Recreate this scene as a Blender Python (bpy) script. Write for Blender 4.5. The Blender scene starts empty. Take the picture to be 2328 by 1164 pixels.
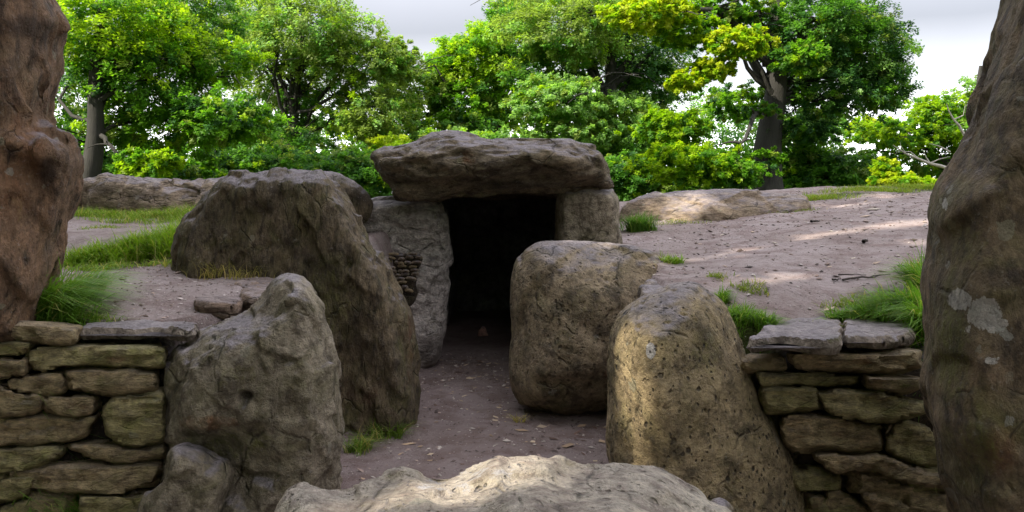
import bpy, math, random
import numpy as np
from mathutils import Vector
from mathutils.geometry import delaunay_2d_cdt
random.seed(7)
RNG = np.random.default_rng(11)
S = bpy.context.scene
COL = S.collection

# ------------------------------------------------------------------ camera
F = 1827.0; CX = 1164.0; HY = 440.0; EYE = 1.6
cam_d = bpy.data.cameras.new('camera'); cam = bpy.data.objects.new('camera', cam_d); COL.objects.link(cam)
cam.location = (0, 0, EYE); cam.rotation_euler = (math.radians(90), 0, 0)
cam_d.sensor_fit = 'HORIZONTAL'; cam_d.sensor_width = 36; cam_d.lens = F / 2328 * 36
cam_d.shift_y = -(582 - HY) / 2328
cam_d.clip_start = 0.05; cam_d.clip_end = 2000
S.camera = cam
S.render.resolution_x = 1024; S.render.resolution_y = 512

# ------------------------------------------------------------------ light
SUN = Vector((-0.62, -0.42, 0.66)).normalized()          # towards the sun
sd = bpy.data.lights.new('sun', 'SUN'); so = bpy.data.objects.new('sun', sd); COL.objects.link(so)
sd.energy = 2.5; sd.angle = math.radians(0.5); sd.color = (1.0, 0.93, 0.80)
so.rotation_euler = (-SUN).to_track_quat('-Z', 'Y').to_euler(); so.location = (-30, -10, 30)
W = bpy.data.worlds.new('World'); S.world = W; W.use_nodes = True
nt = W.node_tree; nt.nodes.clear()
def nd(nt, typ, ins=None, **kw):
    n = nt.nodes.new(typ)
    for k, v in kw.items(): setattr(n, k, v)
    if ins:
        for k, v in ins.items():
            s = n.inputs[k]
            if isinstance(v, bpy.types.NodeSocket): nt.links.new(v, s)
            else: s.default_value = v
    return n
sky = nd(nt, 'ShaderNodeTexSky', sky_type='NISHITA', sun_disc=False,
         sun_elevation=math.asin(SUN.z), sun_rotation=math.atan2(SUN.x, SUN.y), air_density=1.0, dust_density=1.5)
skys = nd(nt, 'ShaderNodeVectorMath', {0: sky.outputs[0], 1: (0.10, 0.10, 0.10)}, operation='MULTIPLY')
tc = nd(nt, 'ShaderNodeTexCoord')
sep = nd(nt, 'ShaderNodeSeparateXYZ', {0: tc.outputs['Generated']})
cn = nd(nt, 'ShaderNodeTexNoise', {'Vector': tc.outputs['Generated'], 'Scale': 2.2, 'Detail': 6, 'Roughness': 0.55})
el = nd(nt, 'ShaderNodeMath', {0: cn.outputs[0], 1: 0.05, 2: -0.02}, operation='MULTIPLY_ADD')
el2 = nd(nt, 'ShaderNodeMath', {0: sep.outputs[2], 1: el.outputs[0]}, operation='ADD')
cr = nd(nt, 'ShaderNodeValToRGB', {0: el2.outputs[0]})
e = cr.color_ramp.elements
e[0].position = 0.0; e[0].color = (1.3, 1.3, 1.32, 1)
e[1].position = 1.0; e[1].color = (0.50, 0.50, 0.55, 1)
a = cr.color_ramp.elements.new(0.05); a.color = (1.15, 1.15, 1.18, 1)
a = cr.color_ramp.elements.new(0.13); a.color = (0.30, 0.30, 0.315, 1)
a = cr.color_ramp.elements.new(0.20); a.color = (0.15, 0.152, 0.165, 1)
a = cr.color_ramp.elements.new(0.5); a.color = (0.48, 0.48, 0.53, 1)
mx = nd(nt, 'ShaderNodeMixRGB', {0: 0.94, 1: skys.outputs[0], 2: cr.outputs[0]})
bg = nd(nt, 'ShaderNodeBackground', {0: mx.outputs[0], 1: 1.0})
ow = nd(nt, 'ShaderNodeOutputWorld', {0: bg.outputs[0]})
S.view_settings.view_transform = 'Standard'; S.view_settings.look = 'None'
S.view_settings.gamma = 1; S.view_settings.exposure = 2.1
try: S.view_settings.use_curve_mapping = False
except Exception: pass
S.cycles.max_bounces = 6; S.cycles.diffuse_bounces = 3; S.cycles.transmission_bounces = 3

# ------------------------------------------------------------------ maths
def P(px, py, Y): return np.array([Y * (px - CX) / F, Y, EYE + Y * (HY - py) / F])
def hsh(ix, iy, iz, s):
    h = (ix * 374761393 + iy * 668265263 + iz * 1274126177 + s * 974711) & 0xffffffff
    h = ((h ^ (h >> 13)) * 1103515245) & 0xffffffff
    h = ((h ^ (h >> 16)) * 2246822519) & 0xffffffff
    return (h ^ (h >> 15)) & 0xffffffff
def gn(p, s=0):                                            # gradient noise, about -1..1
    p = np.asarray(p, float); i = np.floor(p).astype(np.int64); f = p - i
    u = f * f * f * (f * (f * 6 - 15) + 10); r = 0
    for dx in (0, 1):
        for dy in (0, 1):
            for dz in (0, 1):
                h = hsh(i[:, 0] + dx, i[:, 1] + dy, i[:, 2] + dz, s)
                g = ((h & 1023) / 511.5 - 1) * (f[:, 0] - dx) + (((h >> 10) & 1023) / 511.5 - 1) * (f[:, 1] - dy) + (((h >> 20) & 1023) / 511.5 - 1) * (f[:, 2] - dz)
                w = (u[:, 0] if dx else 1 - u[:, 0]) * (u[:, 1] if dy else 1 - u[:, 1]) * (u[:, 2] if dz else 1 - u[:, 2])
                r = r + w * g
    return r * 1.3
def fbm(p, o=4, s=0, g=0.5):
    r = 0; a = 1.0; q = np.asarray(p, float)
    for k in range(o): r = r + a * gn(q, s + k * 17); q = q * 2.03 + 5.3; a *= g
    return r
def ridged(p, o=3, s=0):
    r = 0; a = 1.0; q = np.asarray(p, float)
    for k in range(o): r = r + a * (1 - 2 * np.abs(gn(q, s + k * 13))); q = q * 2.1 + 3.1; a *= 0.5
    return r
def worley(p, s=0):
    i = np.floor(p).astype(np.int64); best = np.full(len(p), 9.0); rid = np.zeros(len(p))
    for dx in (-1, 0, 1):
        for dy in (-1, 0, 1):
            for dz in (-1, 0, 1):
                c = i + (dx, dy, dz); h = hsh(c[:, 0], c[:, 1], c[:, 2], s)
                q = c + np.stack([(h & 1023) / 1023, ((h >> 10) & 1023) / 1023, ((h >> 20) & 1023) / 1023], 1)
                d = np.sqrt(((p - q) ** 2).sum(1)); m = d < best
                best = np.where(m, d, best); rid = np.where(m, (h % 977) / 977, rid)
    return best, rid
def facet(p, s=0):                                         # piecewise-planar chips
    i = np.floor(p).astype(np.int64); num = 0; den = 0
    for dx in (-1, 0, 1):
        for dy in (-1, 0, 1):
            for dz in (-1, 0, 1):
                c = i + (dx, dy, dz); h = hsh(c[:, 0], c[:, 1], c[:, 2], s)
                q = c + np.stack([(h & 1023) / 1023, ((h >> 10) & 1023) / 1023, ((h >> 20) & 1023) / 1023], 1)
                h2 = hsh(c[:, 0], c[:, 1], c[:, 2], s + 77)
                n = np.stack([(h2 & 1023) / 511.5 - 1, ((h2 >> 10) & 1023) / 511.5 - 1, ((h2 >> 20) & 1023) / 511.5 - 1], 1)
                d = ((p - q) ** 2).sum(1); w = np.exp(-d * 30)
                num = num + w * ((p - q) * n).sum(1); den = den + w
    return num / (den + 1e-9)
def sst(a, b, x):
    t = np.clip((x - a) / (b - a), 0, 1); return t * t * (3 - 2 * t)

# ------------------------------------------------------------------ scene helpers
def mesh_np(name, V, faces, mats, attrs=None, smooth=True):
    """V (n,3); faces (m,k) array"""
    me = bpy.data.meshes.new(name); V = np.ascontiguousarray(V, np.float32); Fa = np.ascontiguousarray(faces, np.int32)
    m, k = Fa.shape
    me.vertices.add(len(V)); me.vertices.foreach_set('co', V.ravel())
    me.loops.add(m * k); me.loops.foreach_set('vertex_index', Fa.ravel())
    me.polygons.add(m); me.polygons.foreach_set('loop_start', np.arange(0, m * k, k, dtype=np.int32))
    try: me.polygons.foreach_set('loop_total', np.full(m, k, dtype=np.int32))
    except Exception: pass
    me.update(calc_edges=True)
    me.polygons.foreach_set('use_smooth', np.full(m, smooth))
    for mt in (mats if isinstance(mats, (list, tuple)) else [mats]): me.materials.append(mt)
    for nm, arr in (attrs or {}).items():
        at = me.attributes.new(nm, 'FLOAT_COLOR', 'POINT'); at.data.foreach_set('color', np.ascontiguousarray(arr, np.float32).ravel())
    return me
def tag(o, label=None, cat=None, group=None, kind=None):
    if label: o['label'] = label
    if cat: o['category'] = cat
    if group: o['group'] = group
    if kind: o['kind'] = kind
    return o
def link(name, me, parent=None, origin=None):
    """object whose origin is `origin`; its mesh is given in world space"""
    o = bpy.data.objects.new(name, me); COL.objects.link(o)
    if origin is not None:
        n = len(me.vertices); a = np.empty(n * 3, np.float32); me.vertices.foreach_get('co', a)
        a = a.reshape(-1, 3) - np.array(origin, np.float32); me.vertices.foreach_set('co', a.ravel()); me.update()
    off = Vector(origin) if origin is not None else Vector((0, 0, 0))
    if parent: o.parent = parent; off = off - parent.location
    o.location = off
    return o
def empty(name, loc):
    o = bpy.data.objects.new(name, None); COL.objects.link(o); o.location = loc; o.empty_display_size = 0.2; return o

# ------------------------------------------------------------------ materials
def mat(name):
    m = bpy.data.materials.new(name); m.use_nodes = True; m.node_tree.nodes.clear(); return m, m.node_tree
def ramp(nt, fac, a, b, c0=(0, 0, 0, 1), c1=(1, 1, 1, 1)):
    r = nd(nt, 'ShaderNodeValToRGB', {0: fac}); e = r.color_ramp.elements
    e[0].position = a; e[0].color = c0; e[1].position = b; e[1].color = c1; return r.outputs[0]
def mixc(nt, f, a, b, bt='MIX'):
    return nd(nt, 'ShaderNodeMixRGB', {0: f, 1: a, 2: b}, blend_type=bt).outputs[0]
def mth(nt, op, a, b=0.0, c=0.0, clamp=False):
    n = nd(nt, 'ShaderNodeMath', {0: a, 1: b, 2: c}, operation=op); n.use_clamp = clamp; return n.outputs[0]
def rock_mat(name, ca, cb, cd, moss=(0.13, 0.13, 0.025), ochre=(0.30, 0.14, 0.06), pale=(0.46, 0.43, 0.40),
             mossamt=0.5, pits=0.0, streak=(1, 1, 1), bump=1.0, sc=1.0, top=0.75):
    wm = lambda c, k: (c[0] * 1.13 * k, c[1] * 1.03 * k, c[2] * 0.84 * k)
    if mossamt > 0: ca, cb, cd = wm(ca, 1.35), wm(cb, 1.22), wm(cd, 0.85)
    m, nt = mat(name)
    t = nd(nt, 'ShaderNodeTexCoord').outputs['Object']
    mp = nd(nt, 'ShaderNodeMapping', {'Vector': t, 'Scale': streak}).outputs[0]
    def noise(v, s, d=6, r=0.6, dist=0.0): return nd(nt, 'ShaderNodeTexNoise', {'Vector': v, 'Scale': s * sc, 'Detail': d, 'Roughness': r, 'Distortion': dist}).outputs[0]
    n1 = noise(t, 2.3, 5, 0.6, 0.4); n2 = noise(mp, 9, 8, 0.7); n3 = noise(t, 45, 4, 0.7); n4 = noise(t, 4.2, 6, 0.65, 0.8); n5 = noise(mp, 22, 6, 0.75, 0.3)
    n6 = noise(t, 140, 2, 0.6)
    c = mixc(nt, ramp(nt, n1, 0.38, 0.62), (*ca, 1), (*cb, 1))
    c = mixc(nt, mth(nt, 'MULTIPLY', ramp(nt, n2, 0.46, 0.62), 0.9), c, (*cd, 1))
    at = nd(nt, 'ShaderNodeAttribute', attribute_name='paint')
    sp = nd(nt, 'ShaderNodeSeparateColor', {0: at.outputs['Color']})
    def masked(att, nz, wid=0.12):                           # painted amount broken up by noise
        x = mth(nt, 'ADD', att, mth(nt, 'MULTIPLY', mth(nt, 'SUBTRACT', nz, 0.5), 1.5))
        return ramp(nt, x, 0.45, 0.45 + wid * 2)
    gen = mth(nt, 'MULTIPLY', ramp(nt, n4, 0.47, 0.70), mossamt)
    mo = mth(nt, 'MAXIMUM', gen, mth(nt, 'MULTIPLY', masked(sp.outputs[0], n5, 0.3), 0.9))
    c = mixc(nt, mth(nt, 'MULTIPLY', masked(sp.outputs[1], n2, 0.3), 0.85), c, (*ochre, 1))
    c = mixc(nt, mo, c, (*moss, 1))
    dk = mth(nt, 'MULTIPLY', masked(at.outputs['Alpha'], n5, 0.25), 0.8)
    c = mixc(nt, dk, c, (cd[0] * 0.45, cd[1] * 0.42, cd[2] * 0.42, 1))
    c = mixc(nt, masked(sp.outputs[2], n5, 0.06), c, (*pale, 1))
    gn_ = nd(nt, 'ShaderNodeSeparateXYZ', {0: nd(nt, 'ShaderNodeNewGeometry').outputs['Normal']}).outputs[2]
    skylit = mth(nt, 'ADD', gn_, mth(nt, 'MULTIPLY', mth(nt, 'SUBTRACT', n2, 0.5), 0.6))       # up-facing tops tinted lilac: sky light put into the colour
    c = mixc(nt, mth(nt, 'MULTIPLY', ramp(nt, skylit, 0.62, 0.95), top), c, (0.37, 0.325, 0.35, 1))
    ctr = mth(nt, 'MULTIPLY_ADD', n5, 2.2, -0.1)
    c = nd(nt, 'ShaderNodeVectorMath', {0: c, 1: nd(nt, 'ShaderNodeCombineXYZ', {0: ctr, 1: ctr, 2: ctr}).outputs[0]}, operation='MULTIPLY').outputs[0]
    lv = nd(nt, 'ShaderNodeTexVoronoi', {'Vector': mixc(nt, 0.05, t, nd(nt, 'ShaderNodeTexNoise', {'Vector': t, 'Scale': 25.0, 'Detail': 4}).outputs['Color']), 'Scale': 11.0}, feature='F1')
    ls = nd(nt, 'ShaderNodeSeparateColor', {0: lv.outputs['Color']}).outputs
    lr = mth(nt, 'MULTIPLY_ADD', ls[1], 0.28, 0.06)
    lm = mth(nt, 'MULTIPLY', mth(nt, 'LESS_THAN', mth(nt, 'ADD', lv.outputs['Distance'], mth(nt, 'MULTIPLY', mth(nt, 'SUBTRACT', n3, 0.5), 0.3)), lr), mth(nt, 'GREATER_THAN', ls[0], 0.80))
    lm = mth(nt, 'MULTIPLY', lm, ramp(nt, n1, 0.40, 0.55))
    c = mixc(nt, mth(nt, 'MULTIPLY', lm, 0.55), c, mixc(nt, ls[2], (0.42, 0.41, 0.36, 1), (0.30, 0.27, 0.14, 1)))     # crusty lichen rosettes
    # speckle: small pale and dark grains
    c = mixc(nt, mth(nt, 'MULTIPLY', ramp(nt, n3, 0.60, 0.72), 0.35), c, (*pale, 1))
    c = mixc(nt, mth(nt, 'MULTIPLY', ramp(nt, n3, 0.30, 0.42, (1, 1, 1, 1), (0, 0, 0, 1)), 0.5), c, (cd[0] * 0.5, cd[1] * 0.5, cd[2] * 0.5, 1))
    hgt = mth(nt, 'ADD', mth(nt, 'MULTIPLY', n2, 0.9), mth(nt, 'MULTIPLY', n5, 0.55))
    hgt = mth(nt, 'ADD', hgt, mth(nt, 'MULTIPLY', n3, 0.22)); hgt = mth(nt, 'ADD', hgt, mth(nt, 'MULTIPLY', n6, 0.06))
    rg = nd(nt, 'ShaderNodeTexNoise', {'Vector': mp, 'Scale': 5.5 * sc, 'Detail': 9, 'Roughness': 0.55, 'Distortion': 0.3}, noise_type='RIDGED_MULTIFRACTAL').outputs[0]
    hgt = mth(nt, 'ADD', hgt, mth(nt, 'MULTIPLY', rg, 0.30))
    chv = nd(nt, 'ShaderNodeTexVoronoi', {'Vector': mixc(nt, 0.25, mp, nd(nt, 'ShaderNodeTexNoise', {'Vector': t, 'Scale': 3.0, 'Detail': 5}).outputs['Color']), 'Scale': 6.5 * sc}, feature='F1').outputs[0]
    hgt = mth(nt, 'SUBTRACT', hgt, mth(nt, 'MULTIPLY', chv, 0.55))
    # fine cracks
    mu = nd(nt, 'ShaderNodeTexVoronoi', {'Vector': mixc(nt, 0.12, mp, nd(nt, 'ShaderNodeTexNoise', {'Vector': t, 'Scale': 5.0, 'Detail': 4}).outputs['Color']), 'Scale': 3.1 * sc}, feature='DISTANCE_TO_EDGE').outputs[0]
    ck = mth(nt, 'MULTIPLY', ramp(nt, mu, 0.0, 0.03, (1, 1, 1, 1), (0, 0, 0, 1)), ramp(nt, n4, 0.48, 0.58))
    hgt = mth(nt, 'SUBTRACT', hgt, mth(nt, 'MULTIPLY', ck, 0.2 if sc > 1.5 else 0.5))
    c = mixc(nt, mth(nt, 'MULTIPLY', ck, 0.15 if sc > 1.5 else 0.42), c, (0.03, 0.024, 0.018, 1))
    if pits > 0:
        dv = nd(nt, 'ShaderNodeMapping', {'Vector': mixc(nt, 0.03, t, nd(nt, 'ShaderNodeTexNoise', {'Vector': t, 'Scale': 18.0}).outputs['Color']), 'Scale': (1, 1, 0.75)}).outputs[0]
        for scl, rad, amt in ((17, 0.23, 1.0), (34, 0.26, 0.8)):
            vo = nd(nt, 'ShaderNodeTexVoronoi', {'Vector': dv, 'Scale': scl}, feature='F1')
            sel = ramp(nt, nd(nt, 'ShaderNodeSeparateColor', {0: vo.outputs['Color']}).outputs[0], 0.35, 0.45)
            zone = ramp(nt, noise(t, 3.0, 3), 0.30, 0.46)
            pm = mth(nt, 'MULTIPLY', mth(nt, 'MULTIPLY', ramp(nt, vo.outputs['Distance'], rad * 0.55, rad, (1, 1, 1, 1), (0, 0, 0, 1)), sel), zone)
            c = mixc(nt, mth(nt, 'MULTIPLY', pm, 0.85 * pits), c, (0.035, 0.028, 0.02, 1))  # dark pit hollows: dirt and shade both put into the colour
            hgt = mth(nt, 'SUBTRACT', hgt, mth(nt, 'MULTIPLY', pm, 0.9 * amt))
    b = nd(nt, 'ShaderNodeBump', {'Height': hgt, 'Strength': 1.0, 'Distance': 0.10 * bump}).outputs[0]
    bs = nd(nt, 'ShaderNodeBsdfPrincipled', {'Base Color': c, 'Roughness': mth(nt, 'MULTIPLY_ADD', n3, 0.3, 0.62), 'Normal': b, 'Specular IOR Level': 0.35})
    nd(nt, 'ShaderNodeOutputMaterial', {0: bs.outputs[0]}); return m
M = {}
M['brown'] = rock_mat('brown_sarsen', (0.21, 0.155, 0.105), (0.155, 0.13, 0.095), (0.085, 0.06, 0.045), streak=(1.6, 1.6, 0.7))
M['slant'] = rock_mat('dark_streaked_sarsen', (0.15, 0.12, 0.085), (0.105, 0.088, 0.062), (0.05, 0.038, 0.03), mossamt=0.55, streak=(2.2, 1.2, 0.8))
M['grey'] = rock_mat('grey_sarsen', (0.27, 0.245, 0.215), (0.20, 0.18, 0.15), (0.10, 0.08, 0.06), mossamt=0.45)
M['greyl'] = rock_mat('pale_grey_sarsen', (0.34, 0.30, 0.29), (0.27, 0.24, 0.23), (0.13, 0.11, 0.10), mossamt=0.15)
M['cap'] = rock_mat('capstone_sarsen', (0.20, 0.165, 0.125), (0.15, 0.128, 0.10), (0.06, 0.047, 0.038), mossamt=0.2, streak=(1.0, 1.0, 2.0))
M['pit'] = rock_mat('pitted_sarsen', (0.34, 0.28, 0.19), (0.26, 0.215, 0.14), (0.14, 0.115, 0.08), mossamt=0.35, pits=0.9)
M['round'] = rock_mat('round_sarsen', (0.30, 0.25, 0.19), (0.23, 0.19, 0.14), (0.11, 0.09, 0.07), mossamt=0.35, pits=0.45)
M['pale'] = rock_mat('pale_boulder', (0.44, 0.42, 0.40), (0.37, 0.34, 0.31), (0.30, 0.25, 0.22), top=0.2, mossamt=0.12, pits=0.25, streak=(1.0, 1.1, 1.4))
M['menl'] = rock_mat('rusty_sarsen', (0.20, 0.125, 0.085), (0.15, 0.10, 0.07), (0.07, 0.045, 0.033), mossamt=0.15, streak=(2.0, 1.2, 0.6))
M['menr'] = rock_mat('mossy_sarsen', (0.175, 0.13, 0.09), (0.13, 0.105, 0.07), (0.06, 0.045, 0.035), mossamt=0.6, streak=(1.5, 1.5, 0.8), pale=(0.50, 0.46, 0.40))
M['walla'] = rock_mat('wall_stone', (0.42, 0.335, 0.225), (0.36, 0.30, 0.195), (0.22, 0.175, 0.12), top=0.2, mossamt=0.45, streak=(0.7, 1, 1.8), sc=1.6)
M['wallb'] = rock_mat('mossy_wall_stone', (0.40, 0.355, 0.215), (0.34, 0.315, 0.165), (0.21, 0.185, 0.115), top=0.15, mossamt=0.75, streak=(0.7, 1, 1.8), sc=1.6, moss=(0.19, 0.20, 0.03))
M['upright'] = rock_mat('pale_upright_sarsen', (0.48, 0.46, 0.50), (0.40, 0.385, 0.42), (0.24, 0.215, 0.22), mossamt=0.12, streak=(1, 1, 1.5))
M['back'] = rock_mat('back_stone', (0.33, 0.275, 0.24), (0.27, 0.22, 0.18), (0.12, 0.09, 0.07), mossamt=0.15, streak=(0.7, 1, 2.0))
M['pink'] = rock_mat('pink_stone', (0.75, 0.42, 0.33), (0.7, 0.38, 0.3), (0.5, 0.3, 0.22), mossamt=0.0)  # sunlight on this stone is put into its bright base colour
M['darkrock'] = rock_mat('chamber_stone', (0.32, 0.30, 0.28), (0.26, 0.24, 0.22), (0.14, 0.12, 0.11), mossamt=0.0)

def soil_mat():
    m, nt = mat('trodden_soil')
    t = nd(nt, 'ShaderNodeTexCoord').outputs['Object']
    def noise(s, d=6, r=0.6, dist=0.0, v=None): return nd(nt, 'ShaderNodeTexNoise', {'Vector': v or t, 'Scale': s, 'Detail': d, 'Roughness': r, 'Distortion': dist}).outputs[0]
    n1 = noise(0.9, 5); n2 = noise(5, 7, 0.65, 0.3); n3 = noise(28, 6, 0.7); n4 = noise(90, 3, 0.7)
    c = mixc(nt, ramp(nt, n1, 0.4, 0.62), (0.36, 0.295, 0.28, 1), (0.29, 0.232, 0.212, 1))
    c = mixc(nt, mth(nt, 'MULTIPLY', ramp(nt, n2, 0.45, 0.62), 0.75), c, (0.20, 0.14, 0.125, 1))
    c = mixc(nt, mth(nt, 'MULTIPLY', ramp(nt, n3, 0.55, 0.72), 0.5), c, (0.42, 0.36, 0.36, 1))
    at = nd(nt, 'ShaderNodeAttribute', attribute_name='paint'); sp = nd(nt, 'ShaderNodeSeparateColor', {0: at.outputs['Color']})
    g = mth(nt, 'ADD', sp.outputs[0], mth(nt, 'MULTIPLY', mth(nt, 'SUBTRACT', n2, 0.5), 1.0))
    gc = mixc(nt, n3, (0.045, 0.065, 0.018, 1), (0.10, 0.105, 0.035, 1))
    c = mixc(nt, ramp(nt, g, 0.4, 0.7), c, gc)
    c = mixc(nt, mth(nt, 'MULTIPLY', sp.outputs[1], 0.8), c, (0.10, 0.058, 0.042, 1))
    # grit flecks
    vo = nd(nt, 'ShaderNodeTexVoronoi', {'Vector': t, 'Scale': 55.0}, feature='F1')
    vs = nd(nt, 'ShaderNodeSeparateColor', {0: vo.outputs['Color']}).outputs
    fl = mth(nt, 'MULTIPLY', ramp(nt, vo.outputs['Distance'], 0.18, 0.26, (1, 1, 1, 1), (0, 0, 0, 1)), ramp(nt, vs[0], 0.74, 0.78))
    c = mixc(nt, fl, c, mixc(nt, ramp(nt, vs[1], 0.5, 0.55), (0.06, 0.04, 0.03, 1), (0.5, 0.44, 0.4, 1)))
    h = mth(nt, 'ADD', mth(nt, 'MULTIPLY', n2, 1.2), mth(nt, 'MULTIPLY', n3, 0.45)); h = mth(nt, 'ADD', h, mth(nt, 'MULTIPLY', n4, 0.16)); h = mth(nt, 'ADD', h, mth(nt, 'MULTIPLY', fl, 0.15))
    b = nd(nt, 'ShaderNodeBump', {'Height': h, 'Strength': 1.0, 'Distance': 0.06}).outputs[0]
    bs = nd(nt, 'ShaderNodeBsdfPrincipled', {'Base Color': c, 'Roughness': 0.9, 'Normal': b, 'Specular IOR Level': 0.2})
    nd(nt, 'ShaderNodeOutputMaterial', {0: bs.outputs[0]}); return m
M['soil'] = soil_mat()
def leaf_mat(name, trans=0.45, rough=0.5):
    m, nt = mat(name)
    at = nd(nt, 'ShaderNodeAttribute', attribute_name='tint')
    c = at.outputs['Color']
    df = nd(nt, 'ShaderNodeBsdfPrincipled', {'Base Color': c, 'Roughness': rough, 'Specular IOR Level': 0.3})
    tcx = mixc(nt, 1.0, c, (1.35, 1.45, 0.6, 1), 'MULTIPLY')
    tr = nd(nt, 'ShaderNodeBsdfTranslucent', {0: tcx})
    ms = nd(nt, 'ShaderNodeMixShader', {0: trans, 1: df.outputs[0], 2: tr.outputs[0]})
    nd(nt, 'ShaderNodeOutputMaterial', {0: ms.outputs[0]}); return m
M['leaf'] = leaf_mat('beech_leaves', 0.58, 0.45)
M['grass'] = leaf_mat('grass_blades', 0.4, 0.5)
def bark_mat(name, a, b):
    m, nt = mat(name)
    t = nd(nt, 'ShaderNodeTexCoord').outputs['Object']
    mp = nd(nt, 'ShaderNodeMapping', {'Vector': t, 'Scale': (6, 6, 1.5)}).outputs[0]
    n = nd(nt, 'ShaderNodeTexNoise', {'Vector': mp, 'Scale': 2.0, 'Detail': 6, 'Roughness': 0.7}).outputs[0]
    c = mixc(nt, ramp(nt, n, 0.35, 0.65), (*a, 1), (*b, 1))
    bm = nd(nt, 'ShaderNodeBump', {'Height': n, 'Strength': 0.7, 'Distance': 0.04}).outputs[0]
    bs = nd(nt, 'ShaderNodeBsdfPrincipled', {'Base Color': c, 'Roughness': 0.85, 'Normal': bm})
    nd(nt, 'ShaderNodeOutputMaterial', {0: bs.outputs[0]}); return m
M['bark'] = bark_mat('beech_bark', (0.035, 0.032, 0.026), (0.018, 0.016, 0.013))
M['deadwood'] = bark_mat('dead_branch_wood', (0.55, 0.50, 0.44), (0.38, 0.34, 0.3))
M['twig'] = bark_mat('fallen_twig_bark', (0.06, 0.045, 0.035), (0.03, 0.024, 0.02))
def litter_mat():
    m, nt = mat('litter')
    at = nd(nt, 'ShaderNodeAttribute', attribute_name='tint')
    bs = nd(nt, 'ShaderNodeBsdfPrincipled', {'Base Color': at.outputs['Color'], 'Roughness': 0.8})
    nd(nt, 'ShaderNodeOutputMaterial', {0: bs.outputs[0]}); return m
M['litter'] = litter_mat()

# ------------------------------------------------------------------ ground
def corridor(y):
    """left and right edges of the sunken passage at distance y"""
    l = np.interp(y, [3.4, 5.4, 5.8, 7.4, 8.0, 11.4, 11.8], [-1.4, -1.45, -1.15, -0.95, -0.95, -0.9, 0.0])
    r = np.interp(y, [3.4, 4.4, 4.8, 5.3, 5.75, 6.05, 7.4, 8.0, 11.4, 11.8], [1.0, 1.0, 0.78, 0.78, 0.95, 0.6, 0.75, 0.8, 0.8, 0.0])
    return l, r
def ground_h(x, y, detail=True):
    x = np.asarray(x, float); y = np.asarray(y, float)
    zr = 1.0 + 0.072 * (np.clip(y, 3.9, 11.3) - 3.9) + 0.075 * (np.clip(x, 0.8, 4.5) - 2.3) * sst(4.2, 7, y)
    zl = 1.01 + 0.02 * (np.clip(y, 3.9, 6) - 3.9) + 0.17 * sst(5.7, 6.5, y + 0.25 * (x + 2)) + 0.055 * (np.clip(y, 6.4, 10) - 6.4)
    zr = zr - 0.12 * (1 - sst(4.3, 5.0, y)); zl = zl - 0.06 * (1 - sst(4.2, 4.9, y))
    zm = np.where(x > 0, zr, zl); w = sst(-1.0, 1.0, x); zm = zl * (1 - w) + zr * w
    far = sst(11.3, 19, y); zm = zm * (1 - far) + 0.2 * far
    side = sst(6.5, 12, np.abs(x)); zm = zm * (1 - side) + 0.2 * side
    l, r = corridor(y); c = sst(-0.16, 0.16, l - x) + sst(-0.16, 0.16, x - r)      # 1 on the mound
    c = np.clip(c, 0, 1); c = np.where(y > 11.8, 1.0, c)
    fy = np.interp(x, [-1.75, -1.6, -0.9, 0.9, 1.25, 1.42], [4.02, 4.12, 4.15, 4.15, 4.15, 4.02]); front = sst(fy, fy + 0.10, y)
    z = zm * np.clip(c, 0, 1) * front
    if detail:
        p = np.stack([x, y, np.zeros_like(x)], -1).reshape(-1, 3)
        z = z + (0.035 * fbm(p * 0.9, 3, 5) + 0.014 * fbm(p * 4.5, 3, 9) + 0.004 * fbm(p * 18, 2, 4)).reshape(x.shape)
    return z
def axis(lo, hi, step, far):
    a = np.arange(lo, hi + 1e-6, step); k = [0]
    st = step; v = 0; ext = []
    while v < far: st *= 1.22; v += st; ext.append(v)
    ext = np.array(ext); return np.concatenate([lo - ext[::-1], a, hi + ext])
gx = axis(-4.2, 6.2, 0.045, 700); gy = axis(2.0, 12.2, 0.042, 700)
GX, GY = np.meshgrid(gx, gy); GZ = ground_h(GX, GY)
nx, ny = len(gx), len(gy)
ii = np.arange(nx * ny).reshape(ny, nx)
fa = np.stack([ii[:-1, :-1], ii[:-1, 1:], ii[1:, 1:], ii[1:, :-1]], -1).reshape(-1, 4)
V = np.stack([GX, GY, GZ], -1).reshape(-1, 3)
pt = np.zeros((len(V), 4)); pt[:, 3] = 0
grass = np.maximum(sst(11.0, 13.0, V[:, 1]), sst(5.5, 7.5, np.abs(V[:, 0])))
def gpatch(px, py, D, r, a):
    q = P(px, py, D); return a * np.exp(-(((V[:, 0] - q[0]) ** 2 + (V[:, 1] - q[1]) ** 2) / (r * r)))
for args in ((300, 530, 6.4, 0.5, .8), (400, 530, 6.3, 0.5, .9), (200, 530, 6.2, 0.5, .7), (300, 470, 8.6, .5, .7), (440, 470, 8.4, 0.5, .8), (200, 470, 8.8, 0.5, .7), (1460, 510, 8.1, .3, .7),
             (1780, 470, 9.3, .4, .9), (1900, 462, 10, .6, .8), (2020, 455, 10.6, .6, .8), (2100, 452, 10.8, .6, .8), (1700, 700, 4.3, .22, .9), (2000, 680, 4.4, .25, .8), (2080, 650, 4.5, .35, .9), (150, 640, 4.2, .35, .8), (1540, 600, 5.8, .15, .6),
             (850, 980, 5.3, 0.22, .7)):
    grass = np.maximum(grass, gpatch(*args))
pt[:, 0] = grass
lft, rgt = corridor(V[:, 1])
pt[:, 1] = sst(7.6, 8.6, V[:, 1]) * (V[:, 0] > lft - .2) * (V[:, 0] < rgt + .2) * (V[:, 1] < 12) * 0.8 + 0.75 * sst(5.75, 6.0, V[:, 1]) * (1 - sst(6.1, 6.35, V[:, 1])) * (V[:, 0] < -1.2)
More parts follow.
